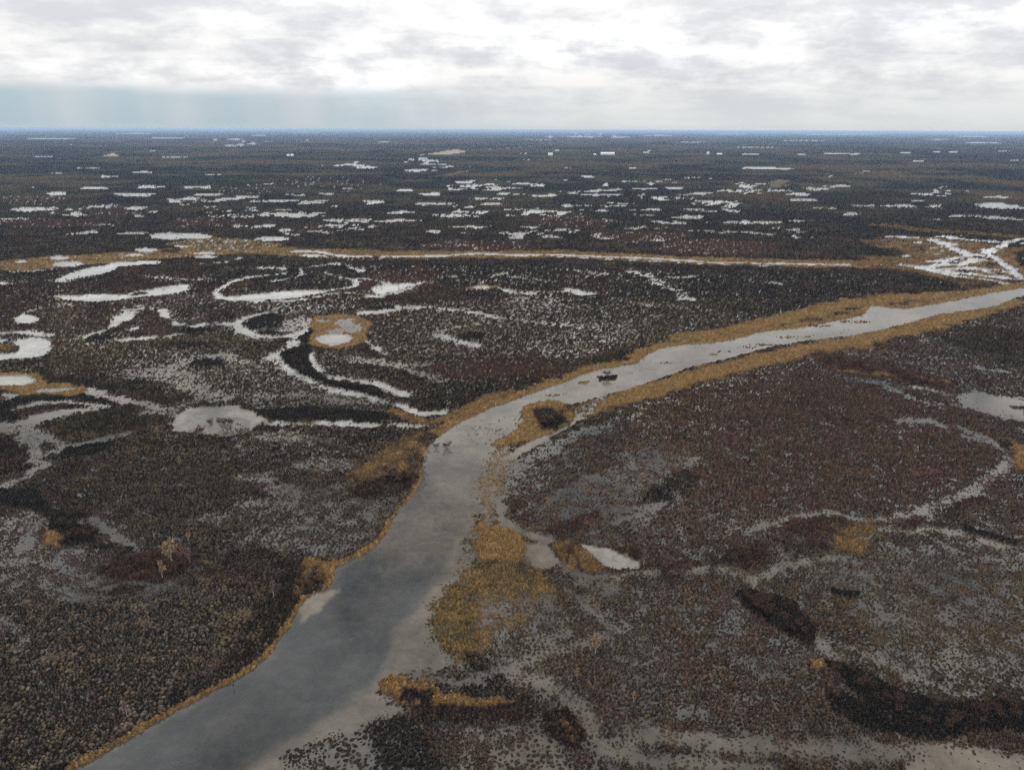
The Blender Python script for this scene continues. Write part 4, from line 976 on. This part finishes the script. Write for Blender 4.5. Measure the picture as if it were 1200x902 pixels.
# ---------------------------------------------------------------- far settlement
def box(V, Fq, x0, x1, y0, y1, z0, z1):
    o = len(V)
    V += [(x0,y0,z0),(x1,y0,z0),(x1,y1,z0),(x0,y1,z0),(x0,y0,z1),(x1,y0,z1),(x1,y1,z1),(x0,y1,z1)]
    Fq += [(o,o+3,o+2,o+1),(o+4,o+5,o+6,o+7),(o,o+1,o+5,o+4),(o+1,o+2,o+6,o+5),(o+2,o+3,o+7,o+6),(o+3,o,o+4,o+7)]
def part(name, parent, V, Fq, colr):
    me = mesh_np(name, np.array(V, float), np.array(Fq), False, np.tile(colr, (len(V), 1)))
    return link(name, me, M_wall, parent)
def building(px, py, wd, dp, ht, label, wall=(.8, .8, .78), roof=(.62, .64, .66), rz=0.0):
    X_, Y_ = ground(px, py)
    e = bpy.data.objects.new('building', None); COL.objects.link(e)
    e.location = (X_, Y_, 0.1); e.rotation_euler.z = rz
    e['label'] = label; e['category'] = 'building'
    V, Q = [], []; box(V, Q, -wd/2, wd/2, -dp/2, dp/2, 0, ht); part('wall', e, V, Q, wall)
    rh = dp * 0.28; q = 0.4
    V = [(-wd/2-q,-dp/2-q,ht),(wd/2+q,-dp/2-q,ht),(wd/2+q,dp/2+q,ht),(-wd/2-q,dp/2+q,ht),(-wd/2-q,0,ht+rh),(wd/2+q,0,ht+rh)]
    part('roof', e, V, [(0,1,5,4),(2,3,4,5),(3,0,4,4),(1,2,5,5)], roof)
    nwin = max(2, int(wd / 8))
    for k in range(nwin):
        xx = -wd/2 + (k + .5) * wd / nwin
        V, Q = [], []; box(V, Q, xx-.7, xx+.7, -dp/2-.05, -dp/2+.1, ht*.35, ht*.75); part('window', e, V, Q, (.05,.06,.07))
building(645, 182.5, 22, 14, 9, 'small bright white building standing alone left of the long hall on the far plain')
building(712, 181.5, 70, 20, 7, 'long low white hall, the widest building on the far plain')
building(697, 182, 12, 10, 5, 'tiny white house just left of the long hall')
building(829.5, 181, 12, 12, 9, 'white building left of the pair at the right half of the far plain')
building(843, 181.6, 26, 12, 5, 'low white building right of the pair on the right half of the far plain')
building(338, 183.2, 13, 10, 6, 'left one of the two tiny white houses on the left half of the far plain')
building(342.5, 183.2, 12, 10, 7, 'right one of the two tiny white houses on the left half of the far plain')
building(757, 180, 30, 16, 5, 'grey roofed shed right of the long hall on the far plain', (.45,.45,.45), (.3,.32,.33))

# ---------------------------------------------------------------- haze
V, Q = [], []
box(V, Q, -75000, 75000, -900, 90000, -3.0, 123.0)
hm = bpy.data.materials.new('haze'); hm.use_nodes = True
t = NT(hm.node_tree)
pv = t.node('ShaderNodeVolumePrincipled')
pv.inputs['Color'].default_value = (0.54, 0.73, 1.0, 1)
pv.inputs['Density'].default_value = 4.2e-5
pv.inputs['Anisotropy'].default_value = 0.1
ou = t.node('ShaderNodeOutputMaterial'); t.put(ou.inputs['Volume'], pv.outputs[0])
link('haze', mesh_np('haze', np.array(V, float), np.array(Q), False), hm, kind='stuff')
